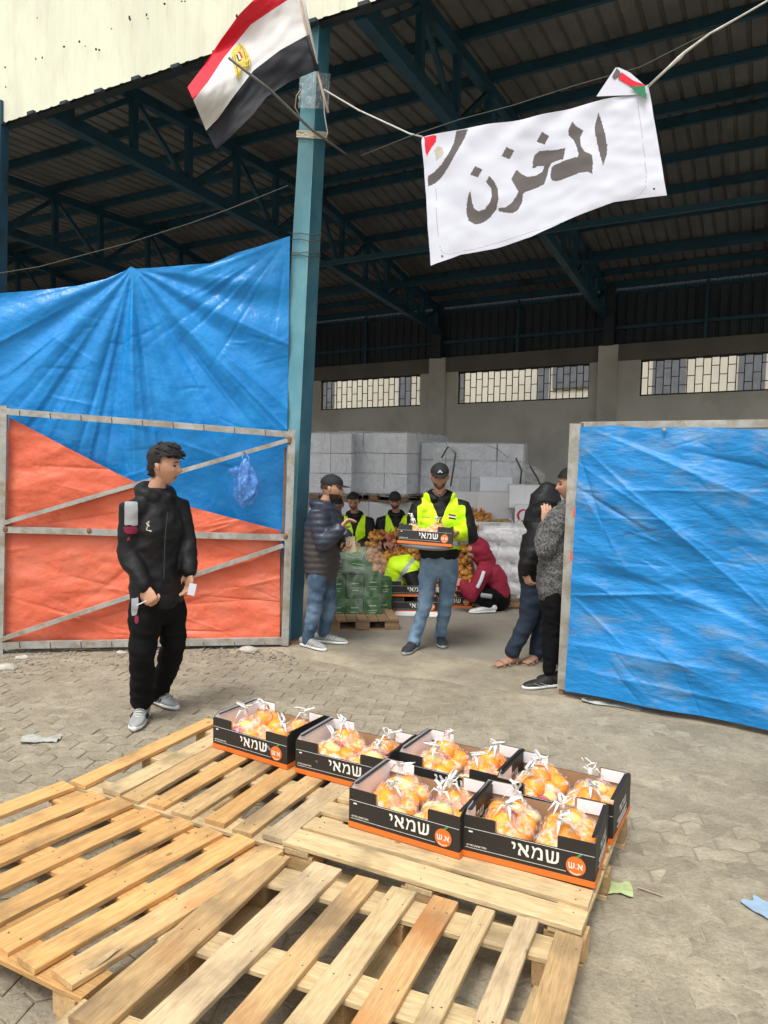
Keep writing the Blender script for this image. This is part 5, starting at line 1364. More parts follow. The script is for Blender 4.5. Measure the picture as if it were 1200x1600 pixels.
def scalp(W,surf,pred,off,nu=48,nv=38,rough=.0,seed=0,freq=30):
    mb=MB(); idx={}
    pts={}
    for j in range(nv+1):
        for i in range(nu):
            x,y,z=surf(math.pi*j/nv,2*math.pi*i/nu); r=Vector((x,y,z)); n_=Vector((x/.076**2,y/.096**2,z/.116**2)).normalized()
            o=off(x,y,z) if callable(off) else off
            o+=rough*fbm(Vector((x*.6,y,z*1.0)),freq,seed,2) if rough else 0
            pts[(i,j)]=(r,r+n_*o)
    for j in range(nv):
        for i in range(nu):
            q=[(i,j),(i,j+1),((i+1)%nu,j+1),((i+1)%nu,j)]; cc=sum((pts[k][0] for k in q),Vector())/4
            if pred(cc.x,cc.y,cc.z):
                f=[]
                for k in q:
                    if k not in idx: idx[k]=len(mb.v); mb.v.append(tuple(W(*pts[k][1])))
                    f.append(idx[k])
                mb.f.append(tuple(f)); mb.m.append(0)
    return mb
def hand(wr,d,n,s=1.0,curl=.5,thumb=1,spread=.0,lod=1,grip=None):
    """wrist point, direction of the fingers, palm normal; thumb side = thumb * d x n"""
    d=unit(d); n=unit(n-d*d.dot(n)); sd=d.cross(n)*thumb; mb=MB()
    k=wr+d*.088*s
    mb.loft([wr-d*.02*s,wr+d*.02*s,wr+d*.055*s,k],[(.026*s,.019*s),(.032*s,.018*s),(.041*s,.016*s),(.040*s,.013*s)],side=sd,n=14)
    for i,(o,L) in enumerate(((.030,.072),(.010,.082),(-.010,.076),(-.029,.060))):
        c_=curl*(1+.08*i); p=k+sd*(o*s)-d*.012*s; dd=(d+sd*spread*(o*6)).normalized(); pts=[p-dd*.01*s,p]
        ang=0
        for q,fr in enumerate((.42,.32,.26)):
            ang+=c_*(.75,1.0,.7)[q]; v=dd*math.cos(ang)+n*math.sin(ang); p=p+v*(L*fr*s); pts.append(p)
        mb.loft(pts,[.0098*s,.0096*s,.0092*s,.0082*s,.0070*s],n=9)
    b=wr+d*.022*s+sd*.026*s; v=(d*.55+sd*.75+n*.35).normalized(); v2=(d*.85+sd*.15+n*.5*(.4+curl)).normalized()
    mb.loft([b-v*.012*s,b+v*.022*s,b+v*.036*s+v2*.020*s,b+v*.036*s+v2*.046*s],[.014*s,.0125*s,.0105*s,.0078*s],n=10)
    return remesh(mb.mesh(),.0042 if lod else .0065,2)
def add_mesh(mb,me,mi=0):
    mb.add([v.co.copy() for v in me.vertices],[tuple(p.vertices) for p in me.polygons],mi); bpy.data.meshes.remove(me)
def torso(mb,J,inf,hem=-.02,top=True,k=1.0,belly=0):
    pe,ch=J['pelvis'],(J['shA']+J['shB'])/2; nk=J['neck']; hs_=unit(J['hipB']-J['hipA']); ss=unit(J['shB']-J['shA']); sp=J.get('spine',(pe+ch)/2)
    ax=unit(sp-pe)
    shw=(J['shB']-J['shA']).length/2
    low=pe+ax*hem
    pts=[low,pe+ax*.08 if hem<.05 else pe+ax*(hem+.05),sp,ch.lerp(sp,.38),ch-unit(ch-sp)*.03,ch.lerp(nk,.55)+unit(nk-ch)*.0]
    rad=[(.165*k+inf,.115*k+inf),(.16*k+inf,.115*k+inf+belly),(.148*k+inf,.112*k+inf+belly),(.168*k+inf,.125*k+inf),(min(.17,shw*.92)*k+inf*.6,.095*k+inf),(.075*k+inf*.8,.07*k+inf*.8)]
    sd=[hs_,hs_,(hs_+ss).normalized(),ss,ss,ss]
    mb.loft(pts,rad,side=sd,n=24)
def arm(mb,J,s,inf,k=1.0,upto=1.0,flare=0):
    a,e,w_=J['sh'+s],J['el'+s],J['wr'+s]; ch=(J['shA']+J['shB'])/2
    w2=e.lerp(w_,upto); inn=a.lerp(ch,.25)
    mb.loft([inn,a,a.lerp(e,.35),a.lerp(e,.8),e],[(.060*k+inf,.065*k+inf),(.060*k+inf,.062*k+inf),(.052*k+inf,.054*k+inf),(.044*k+inf,.046*k+inf),(.043*k+inf,.044*k+inf)],n=16)
    mb.loft([e,e.lerp(w2,.3),e.lerp(w2,.75),w2],[(.043*k+inf,.044*k+inf),(.043*k+inf,.044*k+inf),(.033*k+inf+flare,.034*k+inf+flare),(.028*k+inf*.8+flare,.030*k+inf*.8+flare)],n=16)
def leg(mb,J,s,inf,k=1.0,upto=.98,flare=0.0,thigh=1.0):
    h,kn,an=J['hip'+s],J['kn'+s],J['an'+s]; pe=J['pelvis']
    a2=kn.lerp(an,upto)
    mb.loft([h.lerp(pe,.15)+Vector((0,0,.03)),h.lerp(kn,.25),h.lerp(kn,.65),kn],[(.088*k*thigh+inf,.098*k*thigh+inf),(.083*k*thigh+inf,.092*k*thigh+inf),(.068*k+inf,.072*k+inf),(.058*k+inf,.060*k+inf)],n=18)
    mb.loft([kn,kn.lerp(a2,.3),kn.lerp(a2,.7),a2],[(.058*k+inf,.060*k+inf),(.055*k+inf,.058*k+inf),(.043*k+inf+flare*.6,.045*k+inf+flare*.6),(.036*k+inf+flare,.040*k+inf+flare)],n=18)
def hips(mb,J,inf,k=1.0,top=.12):
    pe=J['pelvis']; hs_=unit(J['hipB']-J['hipA']); ax=unit(J.get('spine',pe+Z3)-pe)
    mb.loft([pe-ax*.06,pe,pe+ax*top],[(.15*k+inf,.105*k+inf),(.162*k+inf,.115*k+inf),(.150*k+inf,.108*k+inf)],side=hs_,n=22)
def fold(amp,seed,hz=(7,7,18),fine=.25):
    amp*=1.15
    def fn(c):
        q=Vector((c.x*hz[0],c.y*hz[1],c.z*hz[2])); a=noise.noise(q+Vector((seed,0,0))); b=noise.noise(q*2.3+Vector((0,seed,0)))
        return amp*(1-2.6*abs(a))*.6+amp*fine*b*2
    return fn
def shoe(mb,an,toe,L=.27,W_=.095,H=.07,z=None,pitch=0):
    """material 0 upper, 1 sole"""
    t=unit(Vector((toe.x,toe.y,0))); t=(t*math.cos(pitch)+Z3*math.sin(pitch)).normalized(); sd=unit(t.cross(Z3)); up=sd.cross(t)
    z0=(z if z is not None else .0); g=Vector((an.x,an.y,0))-t*.06; g.z=z0+.012
    prof=[(0,.040,.050),(.12,.043,.062),(.30,.040,.058),(.5,.044,.040),(.75,.048,.028),(.93,.036,.020),(1,.018,.012)]
    mb.loft([g+t*(L*a)+up*(.022+h*.55) for a,w_,h in prof],[(w_*W_/.095,h*.75) for a,w_,h in prof],side=sd,n=16,mi=0)
    mb.loft([g+t*(L*a)+up*.016 for a,w_,h in prof],[(w_*W_/.095+.004,.018) for a,w_,h in prof],side=sd,n=16,mi=1)
    mb.loft([Vector((an.x,an.y,an.z)),g+t*.055+up*.05],[(.034,.038),(.040,.048)],n=14,mi=0)
    return g,t,sd,up
def cap_on(par,W,mat='cap_black',brim=1):
    mb=MB(); nu,nv=32,10
    R_=(.084,.104,.082)
    for j in range(nv+1):
        th=math.radians(2+ 92*j/nv)
        for i in range(nu):
            a=2*math.pi*i/nu; mb.v.append(tuple(W(R_[0]*math.sin(th)*math.sin(a),R_[1]*math.sin(th)*math.cos(a)-.002,.045+R_[2]*math.cos(th)*1.0)))
    for j in range(nv):
        for i in range(nu): a=j*nu+i;b=j*nu+(i+1)%nu; mb.f.append((a,a+nu,b+nu,b)); mb.m.append(0)
    mb.f.append(tuple(range(nu))); mb.m.append(0)
    o=mb.build('cap',mat,par,True)
    # brim: curved plate in front
    mb=MB(); n=14
    for lay in (0,1):
        for j in range(5):
            for i in range(n+1):
                a=math.radians(-62+124*i/n); x=math.sin(a)*.080; y=math.cos(a)*.100+.072*(j/4)*math.cos(a*1.25)**.8 if abs(a*1.25)<1.57 else math.cos(a)*.1
                mb.v.append(tuple(W(x,y,.038-.010*(j/4)-.55*x*x*6*.3-.004*lay)))
    m=n+1
    for lay in (0,1):
        for j in range(4):
            for i in range(n):
                k=lay*5*m+j*m+i; mb.f.append((k,k+1,k+m+1,k+m) if lay==0 else (k,k+m,k+m+1,k+1)); mb.m.append(0)
    for i in range(n): k=4*m+i; mb.f.append((k,k+1,5*m+k+1,5*m+k)); mb.m.append(0)
    mb.build('cap_brim',mat,o,True)
    MB().sphere(W(0,-.002,.128),(.007,.007,.004),8,5).build('cap_button',mat,o)
    return o
def eyes(par,W,brow=True):
    for sg in (-1,1):
        MB().sphere(W(sg*.031,.0815,.005),(.011,.006,.0055),10,6).build('eye','eye_dark',par,True)
        if brow: MB().loft([W(sg*.014,.0935,.025),W(sg*.030,.0925,.030),W(sg*.047,.083,.026)],[(.004,.003),(.005,.003),(.002,.002)],n=6).build('eyebrow','hair',par,True)
def person(J,label,skin='skin',jacket=None,trouser=None,lod=1,k=1.0,group=None,hands=(True,True),handspec={},headdir=None,voxel=.012):
    base=Vector((J['pelvis'].x,J['pelvis'].y,0)); Pn=thing('person',base,label,'person',group)
    b=MB(); torso(b,J,-.012,k=k); hips(b,J,-.01,k=k)
    for s in 'AB': arm(b,J,s,-.010,k=k); leg(b,J,s,-.012,k=k)
    b.loft([J['neck']-unit(J['head']-J['neck'])*.04,J['neck'].lerp(J['head'],.35),J['head']-Z3*.03],[(.06,.06),(.052,.056),(.05,.055)],n=16)
    me=remesh(b.mesh(),.014 if lod else .02,3)
    body=MB(); add_mesh(body,me)
    hm,W,surf=head_parts(J['head'],J['face'],J.get('hs',1.0),J.get('up',Z3),lod); o=len(body.v); body.v+= [tuple(v) for v in hm.v]; body.f+=[tuple(i+o for i in f) for f in hm.f]; body.m+=hm.m
    for i,s in enumerate('AB'):
        if hands[i]:
            d,n,c_,th=handspec.get(s,((J['wr'+s]-J['el'+s]),Vector((0,1,0)),.5,1)); add_mesh(body,hand(J['wr'+s],Vector(d),Vector(n),1.1,c_,th,lod=lod))
    body.build('body',[skin,'lip','stubble'],Pn,True)
    return Pn,W,surf
def garment(par,name,parts,mat,vox=.011,amp=.008,seed=1,hz=(6,6,11),it=4,extra=None,fine=.25):
    mb=MB()
    for fn in parts: fn(mb)
    me=remesh(mb.mesh(),vox,it); disp(me,fold(amp,seed,hz,fine))
    if extra: disp(me,extra)
    mats=mat if isinstance(mat,(list,tuple)) else [mat]
    cp=me.copy()
    o=put(name,me,list(mats),par,True); return o,cp   # cp: world-space copy for overlays
def V(x,y,Y,dy=0.0): return aty(x,y,Y+dy)
def hood_back(mb,J,r=.05,dz=0):
    nk=J['neck']; f=unit(Vector((J['face'].x,J['face'].y,0))); bf=J.get('chestdir',f); sd=unit(bf.cross(Z3))
    pts=[]
    for t in range(-6,7):
        a=math.radians(t*25); pts.append(nk+(-bf)*(math.cos(a)*.085)+sd*(math.sin(a)*.092)+Z3*(-.01+.02*math.cos(a)+dz))
    mb.loft(pts,[(r*(.55+.5*math.cos(math.radians(t*14)))) for t in range(-6,7)],n=12)

# ---- 1: man in black, left
Y=4.57; f=lambda x,y,d=0:V(x,y,Y,d)
J=dict(head=f(256,728,.02),face=Vector((1,-.10,-.03)),neck=f(243,768,.03),shA=f(208,797,-.10),shB=f(277,793,.15),elA=f(200,866,-.12),wrA=f(226,917,-.20),elB=f(292,850,.12),wrB=f(296,893,.02),
 pelvis=f(247,935,.03),hipA=f(230,945,-.05),hipB=f(264,945,.12),knA=f(222,1022,-.10),anA=f(222,1095,.02),knB=f(272,1010,.10),anB=f(246,1082,.33),spine=f(243,870,.03),chestdir=unit(Vector((.75,-.65,0))),hs=1.0)
P_,W,surf=person(J,'young man in black tracksuit standing left, head turned toward the doorway',handspec={'A':((.50,-.25,-.80),(.35,.7,-.3),.95,-1),'B':((.02,-.1,-1),(-.6,-.6,0),.45,1)})
eyes(P_,W)
hr=scalp(W,surf,lambda x,y,z: (z>.055 and y<.088) or (z>-.008 and y<.012 and not (abs(x)>.055 and -.02<y<.02 and z<.022)) or (z>-.06 and y<-.03),lambda x,y,z:.010+.020*max(0,min(1,(z-.02)/.06))+.012*max(0,y/.09)*(z>.04),rough=.014,seed=3,freq=20)
hr.build('hair','hair',P_,True)
curl=MB(); rr=random.Random(5)
for k in range(38):
    a=rr.uniform(-1.9,1.9); z=rr.uniform(.045,.125); y=math.cos(a)*.085*(1-.4*max(0,z-.08)/.05); x=math.sin(a)*.07*(1-.4*max(0,z-.08)/.05)
    if rr.random()<.3: y=-.075; x=rr.uniform(-.05,.05); z=rr.uniform(-.05,.06)
    p=Vector((x,y,z)); q=p*1.20+Vector((rr.uniform(-.02,.02),rr.uniform(-.01,.02),rr.uniform(-.005,.02)))
    q=p*1.16+Vector((rr.uniform(-.01,.01),.012,0)); curl.loft([W(*(p*1.0)),W(*(p*1.12)),W(*q),W(*(q+Vector((rr.uniform(-.01,.01),.020,-.010))))],[(.013,.006),(.016,.008),(.013,.006),(.004,.003)],n=7)
tag(curl.build('hair_locks','hair',P_,True),kind='stuff')
tr,tc_=garment(P_,'trousers',[lambda m:hips(m,J,.014,top=.10),lambda m:leg(m,J,'A',.018,flare=.014),lambda m:leg(m,J,'B',.018,flare=.012)],'black_trouser',seed=2,amp=.012)
jk,jc=garment(P_,'jacket',[lambda m:torso(m,J,.026,hem=.02),lambda m:arm(m,J,'A',.020,upto=.98),lambda m:arm(m,J,'B',.018,upto=.98),lambda m:hood_back(m,J,.050)],'black_cloth',seed=5,amp=.009,hz=(8,8,10))
jx=f(0,0); 
def near_seg(c,a,b,r): 
    d=b-a; t=max(0,min(1,(c-a).dot(d)/d.dot(d))); return (c-a-d*t).length<r,t
def patch(nm,me,pred,mat,off,par): 
    mb=shell(me,pred,off)
    if mb.v: mb.build(nm,mat,par,True)
def armpatch(c,t0,t1,xlo,xhi):
    ok,t=near_seg(c,J['shA'],J['elA'],.12); px_=cam_px(c); return ok and t0<t<t1 and xlo<px_[0]<xhi and c.y<J['shA'].y+.02
mb=MB(); pe_=J['pelvis']; mb.loft([pe_+Z3*.02,pe_+Z3*.06],[(.192,.140),(.188,.138)],side=unit(J['hipB']-J['hipA']),n=26); put('hem_band',remesh(mb.mesh(),.012,2),'shell_black',jk,True)
for s_ in 'AB':
    w_=J['wr'+s_]; e_=J['el'+s_]; dr_=unit(w_-e_); MB().loft([w_-dr_*.045,w_-dr_*.005],[.042,.040],n=16).build('cuff','shell_black',jk,True)
patch('sleeve_panel',jc,lambda c:(lambda p:195<p[0]<215 and 784<p[1]<821 and c.y<J['shA'].y+.03)(cam_px(c)),'grey_patch',.003,jk)
patch('sleeve_trim',jc,lambda c:(lambda p:193<p[0]<216 and 822<p[1]<833 and c.y<J['shA'].y+.03)(cam_px(c)),'maroon_trim',.003,jk)
patch('trouser_stripe',tc_,lambda c:(lambda p:206<p[0]<216 and 915<p[1]<962 and c.y<J['pelvis'].y-.02)(cam_px(c)),'grey_patch',.003,tr)
patch('trouser_stripe',tc_,lambda c:(lambda p:211<p[0]<217 and 962<=p[1]<975 and c.y<J['pelvis'].y-.02)(cam_px(c)),'maroon_trim',.003,tr)
MB().loft([f(233,822,-.20),f(229,818,-.19),f(233,814,-.195),f(229,828,-.19),f(236,830,-.2)],[.0045]*5,n=6).build('embroidery','banner_tan',jk)
mb=MB()
for q in range(1): mb.box(f(201+q*2,842+q*9,-.185),(.008,0,.004),(0,.003,0),(0,0,.010))
mb.build('embroidery','maroon_trim',jk)
MB().tube([f(262,800,-.10),f(258,840,-.125),f(256,905,-.115)],.0035,5).build('zip','shoe_dark',jk)
for s,an,toe in (('A',J['anA'],Vector((.10,-1,0))),('B',J['anB'],Vector((.75,-.6,0)))):
    mb=MB(); g_,t_,sd_,up_=shoe(mb,an,toe,.275); 
    o=mb.build('shoe',['shoe_grey','shoe_white'],P_,True)
    st=MB()
    for q in range(5): st.tube([g_+t_*(.10+q*.022)+sd_*(-.026)+up_*(.088-q*.008),g_+t_*(.105+q*.022)+up_*(.098-q*.009),g_+t_*(.10+q*.022)+sd_*.026+up_*(.088-q*.008)],.003,5)
    st.build('laces','shoe_white',o,True)
    st=MB()
    for sg in (-1,1):
        for q in range(3): st.bar(g_+t_*(.095+q*.024)+sd_*sg*.050+up_*.030,g_+t_*(.12+q*.024)+sd_*sg*.045+up_*.062,.008,.004)
    st.build('stripe','shoe_dark',o)
sc_=f(300,921,-.06); tag(MB().box(sc_,(.022,0,-.004),(0,.0006,0),(.008,0,.036)).build('paper_slip','banner_white'),'small white paper slip in the left hand of the man in black','paper')
cg=J['wrA']+unit(Vector((.42,-.25,-.85)))*.085; tag(MB().tube([cg+Vector((-.07,-.02,-.03)),cg+Vector((-.01,-.03,.0))],.004,6).build('cigarette','banner_white'),'thin white cigarette held in the fist of the man in black','cigarette')

# ---- 2: man in padded jacket and cap beside the pillar
Y=6.5; J=dict(head=f(518,763,.0),face=Vector((1,-.06,-.08)),neck=f(507,789,.02),shA=f(497,806,-.17),shB=f(517,806,.18),elA=f(505,849,-.22),wrA=f(531,826,-.26),elB=f(528,850,.14),wrB=f(542,836,-.12),
 pelvis=f(503,888,.02),hipA=f(498,892,-.08),hipB=f(508,892,.10),knA=f(492,948,-.10),anA=f(481,1000,-.06),knB=f(515,950,.10),anB=f(505,990,.10),spine=f(503,850,.0),chestdir=Vector((1,-.1,0)),hs=.98)
P_,W,surf=person(J,'bearded man in a dark quilted jacket, jeans and black cap beside the pillar',handspec={'A':((.5,.3,.55),(.5,-.2,-.5),.5,1),'B':((.2,-.3,-.8),(-.5,-.4,0),.6,1)})
eyes(P_,W); cap_on(P_,W)
scalp(W,surf,lambda x,y,z: z>-.01 and z<.05 and y<.015 and not(abs(x)>.055 and -.025<y<.015 and z<.02) ,.004).build('hair','beard',P_,True)
scalp(W,surf,lambda x,y,z: z<-.045 and y>-.005 and not (abs(x)<.02 and -.075<z<-.05) and not (z>-.05 and y>.07 and abs(x)<.030),lambda x,y,z:.003+.006*max(0,(-z-.06)/.05),rough=.002).build('beard','beard',P_,True)
quilt=lambda c: .0065*(abs(math.sin(c.z*math.pi/.055+.35*math.sin(c.x*6)))-.5)
jk,jc=garment(P_,'jacket',[lambda m:torso(m,J,.036,hem=.0,belly=.01),lambda m:hood_back(m,J,.045)],'puffer_grey',seed=8,amp=.004,extra=quilt,vox=.0105)
jk2,_=garment(jk,'sleeve',[lambda m:arm(m,J,'A',.036,upto=.95)],'puffer_navy',seed=9,amp=.004,extra=quilt,vox=.011)
jk3,_=garment(jk,'sleeve',[lambda m:arm(m,J,'B',.036,upto=.95)],'puffer_navy',seed=10,amp=.004,extra=quilt,vox=.011)
patch('shoulder_panel',jc,lambda c:cam_px(c)[1]<822,'puffer_navy',.004,jk)
mb=MB(); pe_=J['pelvis']; mb.loft([pe_-Z3*.020,pe_+Z3*.02],[(.188,.140)]*2,side=unit(J['hipB']-J['hipA']),n=22); me=remesh(mb.mesh(),.012,2); put('shirt_hem',me,'brown_hem',jk,True)
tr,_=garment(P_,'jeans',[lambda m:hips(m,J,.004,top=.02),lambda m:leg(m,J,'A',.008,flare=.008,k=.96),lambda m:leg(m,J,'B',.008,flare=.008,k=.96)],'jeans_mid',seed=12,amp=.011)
for an,toe in ((J['anA'],Vector((.85,-.75,0))),(J['anB'],Vector((1,-.25,0)))):
    mb=MB(); g_,t_,sd_,up_=shoe(mb,an,toe,.28); o=mb.build('shoe',['shoe_grey','shoe_white'],P_,True); st=MB()
    for sg in (-1,1):
        for q in range(3): st.bar(g_+t_*(.095+q*.026)+sd_*sg*.051+up_*.032,g_+t_*(.12+q*.026)+sd_*sg*.043+up_*.066,.009,.004)
    st.build('stripe','shoe_white',o)
pb_=f(548,851,-.16); tag(MB().box(pb_,(.040,0,.006),(0,.012,0),(-.006,0,.068)).build('paper_bag','paper_bag'),'small tan paper pack held low by the man in the cap','paper pack')

# ---- 3: man in yellow vest walking with a crate
Y=6.5; J=dict(head=f(687,745,.0),face=Vector((-.05,-1,-.16)),neck=f(687,774,.03),shA=f(655,795,.03),shB=f(721,795,.03),elA=f(643,842,-.02),wrA=f(636,836,-.30),elB=f(735,838,.0),wrB=f(716,832,-.27),
 pelvis=f(686,876,.06),hipA=f(670,884,.06),hipB=f(702,884,.06),knA=f(664,945,-.06),anA=f(646,1003,-.10),knB=f(697,940,.02),anB=f(688,995,.16),spine=f(687,842,.05),chestdir=Vector((0,-1,0)),hs=.98)
P_,W,surf=person(J,'man in bright yellow safety vest and cap walking out with a fruit crate',skin='skin_tan',handspec={'A':((.45,-.75,-.25),(.5,0,.5),.8,-1),'B':((-.45,-.75,-.2),(-.6,.0,.4),.8,1)})
eyes(P_,W); c_=cap_on(P_,W)
MB().prism([W(-.022,.104,.058),W(0,.104,.082),W(.022,.104,.058),W(.012,.105,.054),W(0,.105,.066),W(-.012,.105,.054)],(W(0,.004,0)-W(0,0,0))).build('cap_emblem','banner_white',c_)
scalp(W,surf,lambda x,y,z: z>.0 and z<.05 and y<.01 and not(abs(x)>.055 and -.025<y<.015 and z<.02),.003).build('hair','hair',P_,True)
scalp(W,surf,lambda x,y,z: z<-.05 and y>.0 and not (abs(x)<.022 and -.078<z<-.05),.0015).build('stubble','stubble',P_,True)
jk,jc=garment(P_,'hooded_jacket',[lambda m:torso(m,J,.022,hem=.09),lambda m:arm(m,J,'A',.026,upto=.97),lambda m:arm(m,J,'B',.026,upto=.97),lambda m:hood_back(m,J,.046)],'black_cloth',seed=14,amp=.009)
zb0=J['pelvis'].z; 
def vestp(c):
    p=cam_px(c); 
    if p[1]>858 or p[1]<771: return False
    d1,t1=near_seg(c,J['shA'],J['elA'],.105); d2,t2=near_seg(c,J['shB'],J['elB'],.105)
    xa=656+ (p[1]-771)*-.02; xb=722
    if p[0]<653-(p[1]-790)*.02-(6 if p[1]<790 else 0)+ (12 if p[1]<790 else 0): return False
    if p[0]>726+(p[1]-790)*.08-(10 if p[1]<790 else 0): return False
    if c.y<J['spine'].y+.02:   # front: opening and neck
        cx=688; 
        if abs(p[0]-cx)<2.2: return False
        if p[1]<812 and abs(p[0]-cx)<(812-p[1])*.40+2: return False
    return not ((d1 and t1>.25 and p[0]<652) or (d2 and t2>.25 and p[0]>728))
def vmi(c): 
    p=cam_px(c); return 1 if 843<p[1]<853 else 0
vs_=shell(jc,vestp,.010,vmi); vo=vs_.build('safety_vest',['vest_yellow','reflect_grey'],P_,True)
mb=MB()
for (x,y) in ((707,808),(708,813)): 
    pass
fy=-.150
for i,(m_,dy) in enumerate((('maroon_trim',0),('flag_white',2.5),('flag_black',5))): MB().bar(f(701,804+dy,-.158),f(712,806+dy,-.152),.004,.014).build('flag_patch',m_,vo)
MB().box(f(666,808,-.158),(.030,0,0),(0,.002,0),(0,0,.004)).build('printed_line','leaf_print',vo)
MB().loft([W(-.05,.03,-.125),W(-.03,.055,-.15),W(0,.06,-.17),W(.03,.055,-.15),W(.05,.03,-.125)],[.013]*5,n=8).build('collar','brown_hem',jk,True)
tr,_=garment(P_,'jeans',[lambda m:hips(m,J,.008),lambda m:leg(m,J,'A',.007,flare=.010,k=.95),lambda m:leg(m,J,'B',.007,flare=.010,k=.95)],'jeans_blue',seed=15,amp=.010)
for an,toe,zz in ((J['anA'],Vector((-.45,-1,0)),.0),(J['anB'],Vector((.05,-1,0)),.0)):
    mb=MB(); g_,t_,sd_,up_=shoe(mb,an,toe,.27,.098); mb.build('shoe',['shoe_dark','shoe_grey'],P_,True)
cl=aty(621,848,6.06); cr_=aty(707,853,6.00); an_=math.atan2(cr_.y-cl.y,cr_.x-cl.x)
cc_=crate(cl+Z3*.0,an_,'black fruit crate carried in both hands by the man in the yellow vest'); cc_.rotation_euler=(-.16,.045,an_); cc_.scale=(.88,.88,.95)
sg_=MB(); sg_.loft([Vector((CW/2,.03,-.010)),Vector((CW/2,CDp-.03,-.010))],[(CW/2-.02,.026)]*2,side=Vector((1,0,0)),n=20); me=sg_.mesh('sagging_base'); me.materials.append(MATS['grey_patch']); me.polygons.foreach_set('use_smooth',[True]*len(me.polygons)); o=bpy.data.objects.new('sagging_base',me); COL.objects.link(o); o.parent=cc_
bag(cl+du(an_)*.115+dv(an_)*.155+Z3*.02,.1,901,'clear fruit bag at the left of the carried crate',mix[0]); bag(cl+du(an_)*.325+dv(an_)*.155+Z3*.02,.1,902,'clear fruit bag at the right of the carried crate',mix[1])

# ---- 4,5: two vested men sorting at the back, 6: one half hidden
def back_man(hx,hy,Yb,label,cap,seed,vest=True,look=(0,-1,-.35),hand_x=0,jk_='black_cloth'):
    global Y,J
    Y=Yb; s=1.0
    J=dict(head=f(hx,hy,.0),face=Vector(look),neck=f(hx+2,hy+19,.06),shA=f(hx-21,hy+33,.08),shB=f(hx+24,hy+33,.08),elA=f(hx-25,hy+62,.0),wrA=f(hx-8+hand_x,hy+66,-.25),elB=f(hx+29,hy+62,.0),wrB=f(hx+10+hand_x,hy+66,-.25),
     pelvis=f(hx+4,hy+92,.10),hipA=f(hx-7,hy+97,.10),hipB=f(hx+14,hy+97,.10),knA=f(hx-8,hy+140,-.02),anA=f(hx-8,hy+180,.15),knB=f(hx+15,hy+140,-.02),anB=f(hx+15,hy+180,.15),spine=f(hx+2,hy+62,.10),chestdir=Vector((0,-1,0)),hs=.98)
    for k_ in ('anA','anB'): J[k_].z=.10
    for k_ in ('knA','knB'): J[k_].z=min(J[k_].z,.42)
    P_,W,surf=person(J,label,skin='skin_tan',lod=0,handspec={'A':((.6,-.5,-.2),(.3,0,-.8),.7,-1),'B':((-.6,-.5,-.2),(-.3,0,-.8),.7,1)})
    eyes(P_,W)
    if cap: scalp(W,surf,lambda x,y,z: z>.03 or (z>-.02 and y<-.0),lambda x,y,z:.012+.006*(z>.05)).build('beanie','cap_black',P_,True)
    else: scalp(W,surf,lambda x,y,z: (z>.052 and y<.09) or (z>-.03 and y<-.005),.016,rough=.008).build('hair','hair',P_,True)
    scalp(W,surf,lambda x,y,z: z<-.05 and y>.0 and not (abs(x)<.022 and -.078<z<-.05),.0015).build('beard','stubble' if seed==20 else 'beard',P_,True)
    jk,jc=garment(P_,'jacket',[lambda m:torso(m,J,.024,hem=.02),lambda m:arm(m,J,'A',.024,upto=.97),lambda m:arm(m,J,'B',.024,upto=.97),lambda m:hood_back(m,J,.035)],jk_,seed=seed,amp=.007,vox=.016)
    if vest:
        def vp(c):
            p=cam_px(c); 
            if not(hy+22<p[1]<hy+92): return False
            if p[0]<hx-15 or p[0]>hx+19: return False
            if abs(p[0]-hx-2)<max(1.5,(hy+52-p[1])*.35): return False
            return c.y<J['spine'].y+.2 and c.y>J['spine'].y-.19
        shell(jc,vp,.014,lambda c:1 if hy+66<cam_px(c)[1]<hy+71 else 0).build('safety_vest',['vest_yellow','reflect_grey'],P_,True)
    garment(P_,'jeans',[lambda m:hips(m,J,.012),lambda m:leg(m,J,'A',.012),lambda m:leg(m,J,'B',.012)],'jeans_dark',seed=seed+1,amp=.006,vox=.018)
    mb=MB(); shoe(mb,J['anA'],Vector((-.1,-1,0))); shoe(mb,J['anB'],Vector((.1,-1,0))); mb.build('shoes',['shoe_black','shoe_grey'],P_,True)
    return P_
back_man(552,783,9.9,'dark haired man in yellow vest bending over boxes, nearest the pillar of the pair',False,20)
back_man(617,782,10.0,'man in black knitted cap and yellow vest sorting oranges behind the crate carrier',True,24,hand_x=-8)
back_man(527,790,10.4,'man mostly hidden behind the cap wearer, only his dark hair and pale top showing',False,28,vest=False,jk_='shirt_light')

# ---- 7: crouching man in maroon hoodie
Y=8.2; J=dict(head=f(744,860,-.02),face=Vector((-1,-.25,-.35)),up=Vector((-.3,0,1)).normalized(),neck=f(756,876,.02),shA=f(756,893,-.16),shB=f(762,890,.16),elA=f(737,930,-.22),wrA=f(722,912,-.20),elB=f(740,925,.12),wrB=f(720,915,.02),
 pelvis=f(779,930,.02),hipA=f(776,934,-.09),hipB=f(780,932,.10),knA=f(733,924,-.20),anA=f(764,946,-.16),knB=f(738,930,.15),anB=f(768,945,.18),spine=f(774,905,.0),chestdir=unit(Vector((-1,-.1,-.3))),hs=.95)
P_,W,surf=person(J,'man crouching in a maroon hoodie with the hood up beside the orange heap',lod=0,handspec={'A':((-.7,-.1,.5),(0,.5,-.5),.6,1),'B':((-.7,0,.5),(0,-.5,-.5),.6,-1)})
eyes(P_,W)
